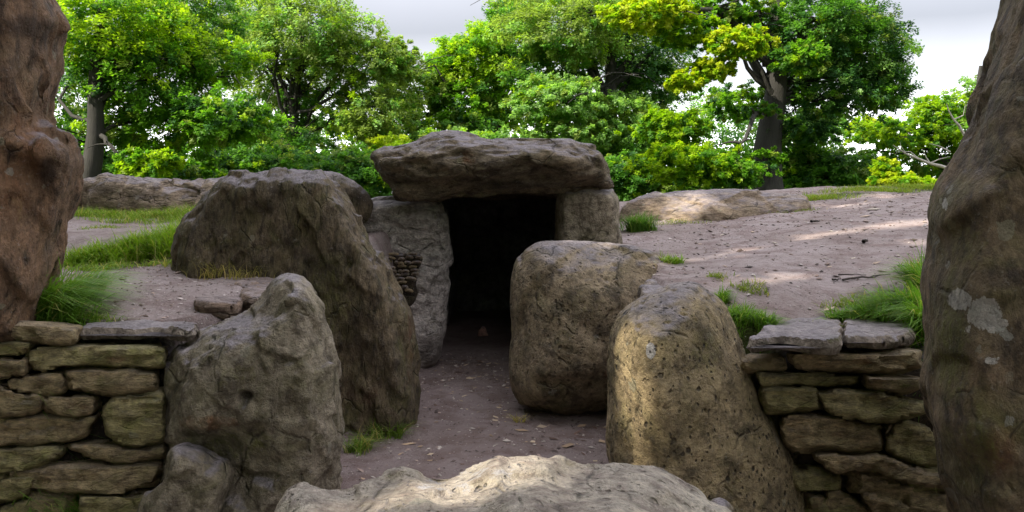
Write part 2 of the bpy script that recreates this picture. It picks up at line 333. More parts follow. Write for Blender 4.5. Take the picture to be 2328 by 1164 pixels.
pt[:, 1] = np.maximum(pt[:, 1], 0.42 * (V[:, 0] > lft) * (V[:, 0] < rgt) * (V[:, 1] > 3.5) * (V[:, 1] < 8))
tag(link('ground', mesh_np('ground', V, fa, M['soil'], {'paint': pt})), kind='structure')
def gz(x, y): return float(ground_h(np.array([x]), np.array([y]))[0])

# ------------------------------------------------------------------ stones
def resample(pts, step):
    pts = np.asarray(pts, float); out = []
    for a, b in zip(pts, np.roll(pts, -1, 0)):
        n = max(1, int(round(np.linalg.norm(b - a) / step)))
        for k in range(n): out.append(a + (b - a) * k / n)
    return np.array(out)
def chaikin(pts, n=1):
    for _ in range(n):
        q = np.roll(pts, -1, 0); pts = np.stack([0.86 * pts + 0.14 * q, 0.14 * pts + 0.86 * q], 1).reshape(-1, 2)
    return pts
def tps(ctrl, q):
    c = np.array([k[:2] for k in ctrl], float); v = np.array([k[2] for k in ctrl], float); n = len(c)
    def U(r): return np.where(r > 1e-9, r * r * np.log(r + 1e-12), 0)
    K = U(np.linalg.norm(c[:, None] - c[None], axis=2)) + 1e-4 * np.eye(n)
    A = np.block([[K, np.ones((n, 1)), c], [np.ones((1, n)), np.zeros((1, 3))], [c.T, np.zeros((2, 3))]])
    w = np.linalg.lstsq(A, np.concatenate([v, np.zeros(3)]), rcond=None)[0]
    ev = lambda z: U(np.linalg.norm(z[:, None] - c[None], axis=2)) @ w[:n] + w[n] + z @ w[n + 1:]
    ts = np.clip(ev(q), v.min() - .08, v.max() + .08)
    lo, hi = q.min(0) - .05, q.max(0) + .05                  # flat facets between the control points
    cor = np.array([[lo[0], lo[1]], [hi[0], lo[1]], [hi[0], hi[1]], [lo[0], hi[1]], [(lo[0] + hi[0]) / 2, lo[1]], [hi[0], (lo[1] + hi[1]) / 2], [lo[0], (lo[1] + hi[1]) / 2], [(lo[0] + hi[0]) / 2, hi[1]]])
    cv = np.clip(ev(cor), v.min() - .04, v.max() + .04); A2 = np.concatenate([c, cor]); v2 = np.concatenate([v, cv])
    vo, eo, fo, ov, oe, of = delaunay_2d_cdt([Vector(p) for p in A2], [], [], 0, 1e-6, True)
    vv = np.array([p[:] for p in vo]); vals = np.array([v2[g[0]] for g in ov]); lin = ts.copy()
    for f in fo:
        a, b, d = vv[f[0]], vv[f[1]], vv[f[2]]; M2 = np.array([[b[0] - a[0], d[0] - a[0]], [b[1] - a[1], d[1] - a[1]]])
        if abs(np.linalg.det(M2)) < 1e-9: continue
        uv = (q - a) @ np.linalg.inv(M2).T; m = (uv[:, 0] >= -1e-6) & (uv[:, 1] >= -1e-6) & (uv.sum(1) <= 1 + 1e-6)
        lin[m] = vals[f[0]] * (1 - uv[m].sum(1)) + vals[f[1]] * uv[m, 0] + vals[f[2]] * uv[m, 1]
    return 0.75 * lin + 0.25 * ts
def stone_mesh(name, outline, Y0, front=0.3, back=0.4, edge=0.25, ctrl=None, voxel=0.012, disp=((1.6, 0.05), (5, 0.02), (16, 0.006)),
               fac=(3.0, 0.05), rid=(2.5, 0.02), pits=None, dents=None, paint=None, material='brown', seed=0, plane='front', stretch=(1, 1, 1), sm=1, power=0.5, raw=False, direct=False, taper=0.12):
    """outline in photo pixels, stood up at distance Y0 (plane front), or in metres x,y laid flat at height Y0 (plane top)"""
    if plane == 'front' and not raw: o2 = np.array([[Y0 * (x - CX) / F, EYE + Y0 * (HY - y) / F] for x, y in outline])
    else: o2 = np.array(outline, float)
    size = (o2.max(0) - o2.min(0)).max(); s = voxel if direct else max(voxel * 1.8, size / 55)
    o2 = resample(chaikin(o2, sm), s)
    if ((o2[:, 0] * np.roll(o2[:, 1], -1) - np.roll(o2[:, 0], -1) * o2[:, 1]).sum()) < 0: o2 = o2[::-1]
    lo, hi = o2.min(0), o2.max(0)
    X, Z = np.meshgrid(np.arange(lo[0], hi[0], s), np.arange(lo[1], hi[1], s)); X[::2] += s / 2
    q = np.stack([X.ravel(), Z.ravel()], 1)
    def dist(q):
        a = o2; b = np.roll(o2, -1, 0); ab = b - a
        t = np.clip(((q[:, None] - a) * ab).sum(2) / (ab * ab).sum(1), 0, 1)
        return np.sqrt((((a + t[..., None] * ab) - q[:, None]) ** 2).sum(2).min(1))
    def inside(q):
        a = o2; b = np.roll(o2, -1, 0); x, y = q[:, 0:1], q[:, 1:2]
        c = ((a[:, 1] > y) != (b[:, 1] > y)) & (x < (b[:, 0] - a[:, 0]) * (y - a[:, 1]) / (b[:, 1] - a[:, 1] + 1e-12) + a[:, 0])
        return c.sum(1) % 2 == 1
    q = q[inside(q)]; d = dist(q); q = q[d > s * 0.45]
    allp = np.concatenate([o2, q]); nb = len(o2)
    vo, eo, fo, ov, oe, of = delaunay_2d_cdt([Vector(p) for p in allp], [], [list(range(nb))], 1, 1e-6, True)
    pv = np.array([v[:] for v in vo]); dd = dist(pv); onb = np.array([any(k < nb for k in g) for g in ov]); dd[onb] = 0
    pr = (1 - (1 - np.clip(dd / edge, 0, 1)) ** 2) ** power
    if ctrl:
        if plane == 'front' and not raw: cc = [(Y0 * (x - CX) / F, EYE + Y0 * (HY - y) / F, v) for x, y, v in ctrl]
        else: cc = ctrl
        fr = np.clip(tps(cc, pv) + front, 0.04, front * 4)
    else: fr = np.full(len(pv), front)
    def to3(w):
        if plane == 'front' and not raw:                       # the near face sits inside the sight-line outline
            k = (Y0 - np.maximum(w, 0)) / Y0; xc = pv[:, 0].mean(); xs = xc + (pv[:, 0] - xc) * (1 - taper * np.clip(-w, 0, 9) / back)
            return np.stack([xs * k, Y0 - w, EYE + (pv[:, 1] - EYE) * k], 1)
        return np.stack([pv[:, 0], Y0 - w, pv[:, 1]], 1) if plane == 'front' else np.stack([pv[:, 0], pv[:, 1], Y0 + w], 1)
    fv = to3(fr * pr); bv = to3(-back * pr)
    idx = np.arange(len(pv)) + len(pv); idx[onb] = np.where(onb)[0]
    faces = [tuple(f) for f in fo] + [tuple(int(idx[k]) for k in reversed(f)) for f in fo]
    me = bpy.data.meshes.new('tmp'); me.from_pydata(np.concatenate([fv, bv]).tolist(), [], faces); me.update()
    if plane == 'front': pass
    if direct:
        n = len(me.vertices); co = np.concatenate([fv, bv]); no = np.empty(n * 3, np.float32); me.vertices.foreach_get('normal', no); no = no.reshape(-1, 3).astype(float)
        used = np.ones(n, bool); faces = np.array(faces); used[:] = False; used[faces.ravel()] = True; rm = np.cumsum(used) - 1; faces = rm[faces]; co = co[used]; no = no[used]; n = len(co)
        bpy.data.meshes.remove(me)
    else:
      ob = bpy.data.objects.new('tmp', me); COL.objects.link(ob)
      md = ob.modifiers.new('r', 'REMESH'); md.mode = 'VOXEL'; md.voxel_size = voxel; md.use_smooth_shade = True
      ms = ob.modifiers.new('s', 'SMOOTH'); ms.factor = 0.5; ms.iterations = 2
      dg = bpy.context.evaluated_depsgraph_get(); ev = ob.evaluated_get(dg).to_mesh()
      n = len(ev.vertices); co = np.empty(n * 3, np.float32); ev.vertices.foreach_get('co', co); co = co.reshape(-1, 3).astype(float)
      no = np.empty(n * 3, np.float32); ev.vertices.foreach_get('normal', no); no = no.reshape(-1, 3).astype(float)
      m = len(ev.polygons); lt = np.empty(m, np.int32); ev.polygons.foreach_get('loop_total', lt)
      lv = np.empty(len(ev.loops), np.int32); ev.loops.foreach_get('vertex_index', lv)
      ob.evaluated_get(dg).to_mesh_clear(); bpy.data.objects.remove(ob); bpy.data.meshes.remove(me)
      faces = lv.reshape(-1, 4) if (lt == 4).all() else None
      if faces is None: raise RuntimeError('non quad remesh')
    p = co * np.array(stretch) + seed * 7.31
    dsp = np.zeros(n)
    for sc_, am in disp: dsp += am * fbm(p * sc_, 2, seed * 3)
    if fac: dsp += fac[1] * facet(p * fac[0], seed + 5)
    if rid: dsp += rid[1] * (ridged(p * rid[0], 3, seed + 9) - 0.5)
    if pits:
        for psc, pr_, pa in pits:
            w, r_ = worley(p * psc, seed); dsp -= pa * sst(pr_, pr_ * 0.3, w) * (r_ > 0.5)
    co = co + no * dsp[:, None] * (np.array([0.6, 1.0, 0.6]) if plane == 'front' else 0.8)
    px = CX + F * co[:, 0] / co[:, 1]; py = HY - F * (co[:, 2] - EYE) / co[:, 1]
    for (x, y, rx, ry, dp) in (dents or ()): co[:, 1] += dp * np.exp(-(((px - x) / rx) ** 2 + ((py - y) / ry) ** 2) ** 2) * (no[:, 1] < 0.2)
    pt = np.zeros((n, 4)); frontish = 1.0
    for k in (paint or ()):
        ch, x, y, rx, ry, a_ = k
        ang = 0
        v = a_ * np.exp(-(((px - x) / rx) ** 2 + ((py - y) / ry) ** 2) ** 1.5)
        pt[:, ch] = np.maximum(pt[:, ch], v)
    out = mesh_np(name, co, faces, M[material] if isinstance(material, str) else material, {'paint': pt})
    if direct: out.set_sharp_from_angle(angle=math.radians(48))
    return out
def stone(name, label, outline, Y0, cat='stone', group=None, **kw):
    me = stone_mesh(name, outline, Y0, **kw)
    n = len(me.vertices); a = np.empty(n * 3, np.float32); me.vertices.foreach_get('co', a); a = a.reshape(-1, 3)
    org = (float(a[:, 0].mean()), float(a[:, 1].mean()), float(a[:, 2].min()))
    return tag(link(name, me, origin=org), label, cat, group)
G = 'standing stones lining the passage'
MOSS, OCH, PAL, DRK = 0, 1, 2, 3

stone('standing_stone', 'tall rust brown standing stone cut off by the left edge, with a knobbly shoulder',
      [(-160, -260), (40, -250), (90, -60), (126, 20), (138, 48), (116, 90), (112, 150), (104, 200), (86, 262), (120, 300), (156, 330), (168, 372), (160, 420), (144, 470), (130, 520), (114, 580), (105, 640), (82, 700), (60, 800), (-160, 820)],
      4.1, 'standing stone', 'facade standing stones', front=0.34, back=0.4, edge=0.3, voxel=0.0165, material='menl', seed=1,
      ctrl=[(20, 60, 0.05), (60, 110, -0.10), (20, 200, 0.04), (60, 300, 0.0), (125, 330, 0.06), (110, 380, -0.06), (90, 340, 0.06), (20, 500, 0.04), (80, 560, 0), (-60, 300, 0.1), (-60, 0, .1), (-60, 600, .1), (100, 400, -.12), (150, 380, 0.05)],
      disp=((1.8, 0.02), (5, 0.018), (14, 0.009), (34, 0.004)), fac=(4.2, 0.07), rid=(4, 0.015), stretch=(1.5, 1, 0.8),
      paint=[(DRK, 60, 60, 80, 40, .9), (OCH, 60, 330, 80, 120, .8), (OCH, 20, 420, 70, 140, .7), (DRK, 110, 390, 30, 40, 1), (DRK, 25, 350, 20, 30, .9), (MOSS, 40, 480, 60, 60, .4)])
stone('standing_stone', 'huge mossy standing stone at the right edge with pale lichen rosettes',
      [(2345, -200), (2335, -60), (2318, 20), (2305, 70), (2275, 150), (2235, 240), (2203, 320), (2160, 390), (2128, 430), (2116, 480), (2114, 540), (2118, 590), (2108, 640), (2110, 700), (2108, 760), (2110, 830), (2108, 900), (2118, 960), (2140, 1030), (2160, 1090), (2180, 1164), (2190, 1380), (2700, 1380), (2700, -150)],
      3.05, 'standing stone', 'facade standing stones', front=0.30, back=0.4, edge=0.26, voxel=0.0135, material='menr', seed=2, taper=0.25,
      ctrl=[(2250, 300, 0.0), (2320, 500, 0.05), (2200, 560, 0.0), (2160, 700, 0.0), (2240, 700, 0.04), (2200, 900, 0.05), (2250, 1050, .05), (2320, 100, 0), (2180, 500, -.04), (2250, 440, 0.05), (2600, 600, .15), (2600, 1100, .15), (2600, 0, .1)],
      disp=((1.5, 0.03), (4, 0.018), (12, 0.007), (30, 0.003)), fac=(3.4, 0.05), rid=(5, 0.008),
      paint=[(PAL, 2182, 682, 27, 23, 1.4), (PAL, 2238, 712, 40, 36, 1.4), (PAL, 2262, 738, 27, 20, 1.3), (PAL, 2200, 750, 9, 8, .9), (PAL, 2255, 820, 22, 12, .8), (PAL, 2150, 465, 10, 18, .75),
             (MOSS, 2160, 800, 60, 160, .85), (MOSS, 2200, 560, 70, 90, .6), (MOSS, 2230, 1000, 70, 140, .8), (OCH, 2280, 560, 50, 50, .5), (OCH, 2280, 1020, 60, 90, .7), (DRK, 2270, 630, 70, 40, .7), (DRK, 2290, 780, 50, 60, .6), (DRK, 2290, 900, 50, 40, .5)])
stone('standing_stone', 'broad grey boulder with peaked top beside the left wall, dark triangular hole in its face',
      [(372, 1500), (330, 1200), (372, 1100), (372, 1010), (376, 900), (380, 830), (392, 792), (440, 772), (455, 752), (500, 732), (560, 712), (588, 692), (604, 664), (624, 636), (650, 624), (684, 627), (708, 647), (728, 680), (745, 735), (757, 780), (770, 835), (776, 900), (779, 980), (777, 1060), (776, 1200), (770, 1500)],
      3.98, 'standing stone', G, front=0.36, back=0.28, edge=0.17, voxel=0.0115, power=0.55, material='grey', seed=3,
      ctrl=[(640, 665, -0.10), (610, 705, -0.14), (540, 722, -0.18), (470, 755, -0.20), (400, 795, -0.12), (455, 790, -0.02), (520, 765, 0.0), (585, 750, 0.0), (640, 735, 0.0), (672, 690, 0.0), (685, 655, -0.03), (705, 700, -0.02), (560, 850, 0.05), (420, 880, 0.03), (680, 850, 0.05), (745, 900, -0.04), (560, 960, 0.05), (430, 965, 0.05), (410, 1015, -0.08), (480, 1030, -0.10), (560, 1020, -0.02), (530, 1090, -0.10), (640, 1050, 0.04), (730, 1100, -0.04), (440, 1120, -0.06), (620, 1200, 0.05), (700, 960, 0.04)],
      dents=[(556, 902, 17, 12, .05), (553, 918, 8, 12, .04), (470, 835, 10, 30, .015), (600, 1085, 40, 10, .03)],
      disp=((2, 0.010), (6, 0.012), (16, 0.008), (36, 0.004)), fac=(5.5, 0.05), rid=(6, 0.008),
      paint=[(DRK, 556, 905, 19, 16, 1.3), (DRK, 552, 920, 9, 14, 1.2), (MOSS, 540, 860, 90, 60, .55), (MOSS, 540, 1010, 120, 50, .75), (OCH, 470, 960, 90, 22, .8), (DRK, 430, 985, 50, 14, .6), (MOSS, 680, 720, 25, 30, .5), (PAL, 560, 735, 60, 12, .3), (DRK, 470, 1060, 60, 40, .5)])  # dark strokes paint shade into the shallow hole and the recess below
stone('boulder', 'low pale foot stone at the bottom left corner of the triangular hole boulder',
      [(300, 1500), (318, 1180), (345, 1110), (368, 1060), (376, 1030), (400, 1018), (440, 1036), (470, 1062), (492, 1085), (494, 1120), (486, 1164), (500, 1500)],
      3.55, 'stone', front=0.10, back=0.25, edge=0.10, voxel=0.010, material='grey', seed=4, disp=((3, 0.03), (9, 0.012), (22, .004)), fac=(4, 0.08), paint=[(MOSS, 420, 1060, 60, 60, .4)])
stone('standing_stone', 'long dark slanting slab with a sloping right edge, tallest stone left of the passage',
      [(392, 760), (398, 560), (405, 515), (438, 478), (476, 430), (508, 400), (560, 392), (620, 386), (700, 390), (735, 392), (760, 412), (788, 455), (817, 512), (852, 562), (890, 616), (920, 665), (938, 710), (946, 780), (950, 850), (947, 945), (940, 1010), (700, 1060), (560, 1020), (470, 900)],
      5.75, 'standing stone', G, front=0.34, back=0.34, edge=0.13, voxel=0.0165, material='slant', seed=5,
      ctrl=[(420, 520, -0.1), (520, 430, -.10), (560, 440, 0.0), (700, 415, 0.02), (738, 415, 0.04), (775, 470, 0.07), (815, 560, 0.09), (858, 640, 0.10), (885, 720, 0.10), (893, 820, 0.1), (900, 920, 0.08), (800, 445, -0.22), (845, 530, -0.26), (888, 600, -0.26), (925, 680, -0.24), (940, 800, -0.16), (700, 600, 0.0), (600, 560, -.03), (700, 750, 0), (800, 800, 0.02), (780, 920, 0.0), (560, 500, -0.07), (640, 480, -.05)],
      disp=((1.5, 0.01), (5, 0.016), (13, 0.012), (30, 0.006)), fac=(4.4, 0.05), rid=(5.0, 0.02), stretch=(1.7, 1.2, 0.8),
      paint=[(MOSS, 740, 680, 90, 120, .7), (MOSS, 560, 520, 70, 50, .4), (OCH, 930, 780, 18, 120, .6), (DRK, 600, 470, 60, 30, .7), (DRK, 840, 800, 30, 60, .6), (OCH, 700, 570, 60, 30, .35), (OCH, 830, 900, 80, 60, .5), (PAL, 850, 545, 14, 60, .35)])
stone('standing_stone', 'smooth rounded boulder right of the passage with a broad domed top',
      [(1154, 850), (1157, 800), (1162, 740), (1162, 640), (1170, 602), (1190, 566), (1228, 547), (1290, 543), (1365, 548), (1440, 552), (1485, 565), (1530, 600), (1575, 626), (1610, 660), (1640, 760), (1620, 900), (1560, 950), (1380, 938), (1300, 946), (1240, 950), (1200, 938), (1178, 915), (1162, 885)],
      5.95, 'standing stone', G, front=0.42, back=0.45, edge=0.42, voxel=0.0155, material='round', seed=6,
      ctrl=[(1250, 600, -0.05), (1200, 700, 0.0), (1300, 720, 0.05), (1400, 700, 0.0), (1450, 620, -0.14), (1530, 650, -0.18), (1250, 850, 0.06), (1350, 880, 0.04), (1450, 850, 0.0), (1180, 820, -.04), (1300, 620, 0.0), (1300, 575, -0.14)],
      disp=((1.4, 0.045), (4, 0.018), (12, 0.005), (28, .002)), fac=(2.0, 0.05), rid=None, pits=((11, 0.28, 0.014), (22, .28, .006)),
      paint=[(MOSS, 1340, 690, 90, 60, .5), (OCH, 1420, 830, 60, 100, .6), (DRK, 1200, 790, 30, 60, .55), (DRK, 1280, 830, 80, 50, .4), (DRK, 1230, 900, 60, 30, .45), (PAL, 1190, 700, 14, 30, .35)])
stone('standing_stone', 'sunlit yellow brown boulder peppered with small dark pits, right of the passage entrance',
      [(1372, 880), (1374, 810), (1385, 755), (1408, 712), (1445, 682), (1490, 655), (1535, 642), (1582, 640), (1620, 664), (1652, 692), (1680, 740), (1692, 800), (1714, 855), (1742, 930), (1776, 990), (1802, 1040), (1826, 1100), (1842, 1164), (1870, 1500), (1430, 1500), (1402, 1150), (1388, 1050), (1378, 980)],
      4.05, 'standing stone', G, front=0.40, back=0.30, edge=0.30, voxel=0.0115, material='pit', seed=7,
      ctrl=[(1450, 760, 0.02), (1420, 900, 0.02), (1500, 900, 0.10), (1560, 720, -0.08), (1580, 840, -0.02), (1640, 900, -0.02), (1700, 1000, -0.02), (1560, 1050, 0.06), (1450, 1050, 0.06), (1750, 1100, -0.06), (1515, 760, 0.03), (1600, 1200, .08)],
      disp=((1.6, 0.035), (5, 0.012), (14, 0.004), (34, 0.0025)), fac=(2.2, 0.035), rid=None, pits=((15, 0.26, 0.016), (30, .28, .009)),
      paint=[(PAL, 1480, 798, 10, 17, 2.0), (MOSS, 1600, 800, 60, 70, .7), (DRK, 1580, 740, 50, 50, .5), (DRK, 1590, 950, 80, 60, .4), (OCH, 1450, 880, 60, 120, .35), (MOSS, 1640, 1060, 70, 80, .35)])
stone('boulder', 'long pale cream boulder with a wavy crest lying across the bottom foreground',
      [(560, 1700), (590, 1290), (625, 1164), (655, 1122), (690, 1106), (740, 1108), (790, 1112), (828, 1092), (880, 1088), (920, 1082), (940, 1072), (962, 1088), (1000, 1092), (1050, 1084), (1085, 1062), (1120, 1044), (1180, 1034), (1230, 1034), (1268, 1044), (1290, 1060), (1330, 1062), (1380, 1052), (1430, 1052), (1480, 1062), (1530, 1085), (1580, 1118), (1610, 1135), (1660, 1160), (1720, 1250), (1760, 1700)],
      2.45, 'boulder', front=0.62, back=0.24, edge=0.42, voxel=0.0105, material='pale', seed=8, power=0.8,
      ctrl=[(900, 1130, -0.10), (1150, 1100, -0.04), (1000, 1150, 0.0), (1300, 1120, -0.04), (1450, 1100, -0.06), (1300, 1164, 0.05), (800, 1180, 0), (1100, 1300, 0.1), (1500, 1200, 0.0), (1200, 1600, .1)],
      disp=((2.2, 0.012), (6, 0.010), (15, 0.006), (40, .003)), fac=(5.0, 0.045), rid=(6.0, 0.006),
      paint=[(OCH, 1380, 1120, 120, 40, .45), (DRK, 1330, 1130, 60, 20, .35), (PAL, 1120, 1075, 120, 30, .5), (PAL, 1010, 1110, 120, 30, .45), (DRK, 1240, 1050, 30, 8, .3)])
stone('stone', 'small grey stone tip poking up right of the cream foreground boulder',
      [(1600, 1300), (1612, 1160), (1630, 1142), (1650, 1142), (1670, 1160), (1690, 1300)], 2.9, 'stone', front=.08, back=.1, edge=.07, voxel=.009, material='grey', seed=9)
# burial chamber
ch_cap = stone('capstone', 'massive flat capstone roofing the burial chamber, with an undercut front edge',
      [(843, 354), (868, 342), (930, 330), (985, 314), (1022, 307), (1070, 311), (1120, 320), (1200, 322), (1290, 314), (1332, 330), (1368, 352), (1385, 382), (1390, 428), (1380, 424), (1332, 416), (1292, 422), (1272, 434), (1200, 436), (1100, 436), (1040, 442), (990, 456), (905, 452), (890, 424), (862, 396), (850, 376)],
      7.0, 'capstone', front=0.45, back=2.4, edge=0.22, voxel=0.02, material='cap', seed=10,
      ctrl=[(900, 360, -0.10), (1000, 345, 0.06), (1000, 395, 0.0), (1100, 350, 0.05), (1100, 388, 0.05), (1190, 366, 0.06), (1290, 372, 0.04), (1010, 425, -0.2), (1100, 412, -0.22), (1200, 405, -0.22), (1250, 350, 0.04), (1340, 360, 0.0), (950, 420, -0.16)],
      disp=((1.4, 0.02), (4, 0.022), (11, 0.012), (28, 0.006)), fac=(4.5, 0.07), rid=(4, 0.03), stretch=(0.6, 1, 2.0),
      paint=[(OCH, 1065, 360, 25, 30, .6), (MOSS, 1190, 360, 40, 22, .5), (PAL, 950, 345, 80, 9, .4), (PAL, 1180, 322, 160, 4, .4), (DRK, 1150, 420, 120, 14, .8), (DRK, 920, 410, 60, 16, .7), (DRK, 1310, 340, 60, 14, .5)])  # dark strokes along the underside put the shade of the brow into the colour
stone('standing_stone', 'pale grey upright slab under the left end of the capstone',
      [(780, 560), (800, 470), (846, 448), (900, 446), (985, 452), (1005, 466), (1020, 505), (1026, 555), (1024, 640), (1018, 720), (1005, 800), (990, 832), (940, 850), (880, 860), (800, 700)],
      7.45, 'standing stone', 'chamber uprights', front=0.26, back=0.5, edge=0.16, voxel=0.016, material='upright', seed=11,
      ctrl=[(870, 500, 0.02), (960, 500, 0.06), (1000, 560, 0.02), (980, 620, 0.12), (960, 700, 0.05), (1000, 700, -.05), (900, 600, 0.0), (990, 640, 0.0)],
      disp=((1.8, 0.03), (6, 0.012), (16, 0.005)), fac=(3, 0.05), rid=None, stretch=(0.7, 1, 1.6),
      paint=[(DRK, 940, 480, 50, 16, .6), (MOSS, 990, 740, 30, 80, .5), (DRK, 990, 680, 40, 80, .3), (DRK, 970, 800, 50, 40, .9)])
stone('standing_stone', 'squared grey brown block under the right end of the capstone',
      [(1266, 650), (1263, 520), (1267, 450), (1274, 430), (1330, 424), (1392, 431), (1408, 452), (1411, 540), (1405, 650)],
      7.2, 'standing stone', 'chamber uprights', front=0.28, back=0.45, edge=0.10, voxel=0.015, material='grey', seed=12,
      ctrl=[(1300, 480, -.02), (1350, 480, 0.04), (1300, 540, -.02), (1390, 500, 0)], disp=((2, 0.025), (7, 0.010), (18, .004)), fac=(3, 0.05), rid=None,
      paint=[(DRK, 1350, 500, 40, 50, .35), (OCH, 1380, 520, 20, 60, .4)])
stone('standing_stone', 'dark upright behind the domed boulder forming the right jamb of the chamber doorway',
      [(1250, 900), (1248, 600), (1262, 520), (1300, 500), (1395, 520), (1395, 900)], 7.75, 'standing stone', 'chamber uprights', front=0.2, back=0.3, edge=0.1, voxel=0.03, material='darkrock', seed=13, rid=None)
# chamber walls and roof behind the doorway
def raw_stone(name, label, outline, Y0, cat='stone', **kw): return stone(name, label, outline, Y0, cat, raw=True, **kw)
def side_stone(label, x, y0, y1, z1, seed):
    me = stone_mesh('chamber_wall_stone', [(y0, -0.2), (y1, -0.2), (y1, z1), (y0, z1)], 0, front=0.16, back=0.2, edge=0.12, voxel=0.06, material='darkrock', seed=seed, raw=True, rid=None)
    n = len(me.vertices); a = np.empty(n * 3, np.float32); me.vertices.foreach_get('co', a); a = a.reshape(-1, 3)
    b = np.stack([x + (a[:, 1] if x > 0 else -a[:, 1]), a[:, 0], a[:, 2]], 1)
    me.vertices.foreach_set('co', b.astype(np.float32).ravel())
    if x < 0: pass
    else: me.flip_normals()
    me.update()
    return tag(link('chamber_wall_stone', me, origin=(x, (y0 + y1) / 2, 0)), label, 'stone')
side_stone('dark wall slab on the left inside the chamber, nearest the doorway', -0.95, 7.7, 9.5, 1.75, 21)
side_stone('dark wall slab on the left inside the chamber, at its far end', -0.95, 9.4, 11.6, 1.75, 22)
side_stone('dark wall slab on the right inside the chamber, nearest the doorway', 0.85, 7.9, 9.7, 1.75, 23)
side_stone('dark wall slab on the right inside the chamber, at its far end', 0.85, 9.6, 11.6, 1.75, 24)
for k, (za, zb, nm) in enumerate(((-0.2, 0.62, 'lowest'), (0.58, 1.12, 'middle'), (1.08, 1.75, 'topmost'))):
    stone('chamber_wall_stone', nm + ' dark stone of the back wall deep inside the chamber', [(-1.0, za), (0.9, za), (0.95, zb), (-1.0, zb)], 11.3 + 0.06 * k, 'stone', raw=True,
          front=0.22, back=0.2, edge=0.14, voxel=0.06, material='darkrock', seed=30 + k, rid=None)
stone('roof_slab', 'dark roof slab over the back of the chamber behind the capstone', [(-1.25, 8.9), (1.15, 8.9), (1.2, 11.9), (-1.3, 11.9)], 1.72, 'stone', plane='top', raw=True,
      front=0.18, back=0.16, edge=0.2, voxel=0.035, material='back', seed=34, rid=None)
stone('stone', 'small stone coloured bright pink as if sunlit, lying on the dark chamber floor', [(1084, 764), (1088, 752), (1098, 740), (1105, 746), (1112, 764), (1100, 768)], 9.1, 'stone', front=.06, back=.08, edge=.05, voxel=.012, material='pink', seed=14, disp=((8, .006),), fac=(12, 0.02), rid=None, pits=None)

stone('stone', 'long low undulating grey stone on the mound at the far left, behind the grass',
      [(150, 520), (164, 438), (182, 414), (240, 400), (284, 402), (330, 413), (380, 416), (430, 408), (490, 404), (540, 398), (600, 400), (620, 500)],
      9.3, 'stone', 'stones lying on the mound', front=0.3, back=0.5, edge=0.28, voxel=0.018, material='back', seed=15, disp=((1.5, 0.06), (5, 0.03), (14, .012)), fac=(3, .12), rid=(3, .03),
      paint=[(DRK, 230, 430, 60, 20, .8), (DRK, 330, 445, 60, 16, .8), (DRK, 430, 435, 60, 12, .6), (DRK, 175, 440, 20, 20, .8)])
stone('stone', 'dark pointed stone peeping out behind the slanting slab, left of the capstone',
      [(600, 395), (700, 388), (757, 396), (800, 412), (832, 436), (849, 462), (844, 486), (815, 520), (790, 620), (600, 620)], 7.0, 'stone', 'stones lying on the mound', front=0.15, back=0.4, edge=0.15, voxel=0.018, material='slant', seed=16,
      paint=[(DRK, 820, 445, 50, 30, .9)])
stone('stone', 'low smooth sun dappled slab lying on the mound right of the chamber',
      [(1402, 540), (1408, 475), (1432, 452), (1480, 440), (1550, 432), (1630, 434), (1700, 437), (1780, 438), (1836, 443), (1850, 470), (1840, 520), (1600, 560)],
      9.0, 'stone', 'stones lying on the mound', front=0.32, back=0.7, edge=0.30, voxel=0.018, material='back', seed=17, disp=((1.2, 0.05), (4, 0.02), (12, .008)), fac=(2.2, .08), rid=None,
      ctrl=[(1500, 480, -.08), (1600, 480, 0.08), (1700, 480, -0.02), (1800, 460, -.08), (1450, 500, -.1), (1560, 510, .1)],
      paint=[(DRK, 1500, 490, 40, 25, .5), (DRK, 1660, 490, 60, 16, .4), (OCH, 1590, 500, 50, 25, .4)])
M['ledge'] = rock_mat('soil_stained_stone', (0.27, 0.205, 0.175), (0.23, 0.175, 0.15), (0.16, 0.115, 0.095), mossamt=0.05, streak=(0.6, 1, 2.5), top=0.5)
# half-buried stones on the two sides
g2 = 'half buried stones in the trodden soil'
def flat(label, pts, z, t, mt, sd, v=0.012, **kw):
    stone('flat_stone', label, pts, z, 'stone', g2, plane='top', raw=True, front=t * 0.6, back=0.06, edge=0.03, direct=True, voxel=v, material=mt, seed=sd, disp=((3, .012), (9, .006)), fac=(6, .03), rid=None, **kw)
def fp(px, py, z): D = (EYE - z) * F / (py - HY); return ((px - CX) * D / F, D)
flat('long thin dark edged ledge stone half buried in soil left of the peaked boulder', [fp(435, 668, 1.06), fp(450, 655, 1.06), fp(520, 655, 1.06), fp(560, 658, 1.06), fp(545, 672, 1.06), fp(480, 674, 1.06)], 1.0, 0.045, 'ledge', 41)
flat('orange brown flat stone half buried beside the peaked grey boulder', [fp(540, 650, 1.08), fp(560, 630, 1.08), fp(620, 626, 1.08), fp(655, 634, 1.08), fp(640, 656, 1.08), fp(590, 662, 1.08)], 1.005, 0.06, 'ledge', 42)
flat('upper thin brown ledge stone in soil below the slanting slab', [fp(530, 622, 1.10), fp(600, 614, 1.10), fp(650, 616, 1.10), fp(640, 628, 1.10), fp(560, 632, 1.10)], 1.015, 0.045, 'ledge', 43)
flat('grey stone wedged between the domed boulder and the pitted boulder', [fp(1450, 655, 1.02), fp(1470, 640, 1.02), fp(1550, 630, 1.02), fp(1560, 655, 1.02), fp(1500, 672, 1.02), fp(1455, 670, 1.02)], 0.99, 0.08, 'greyl', 44)

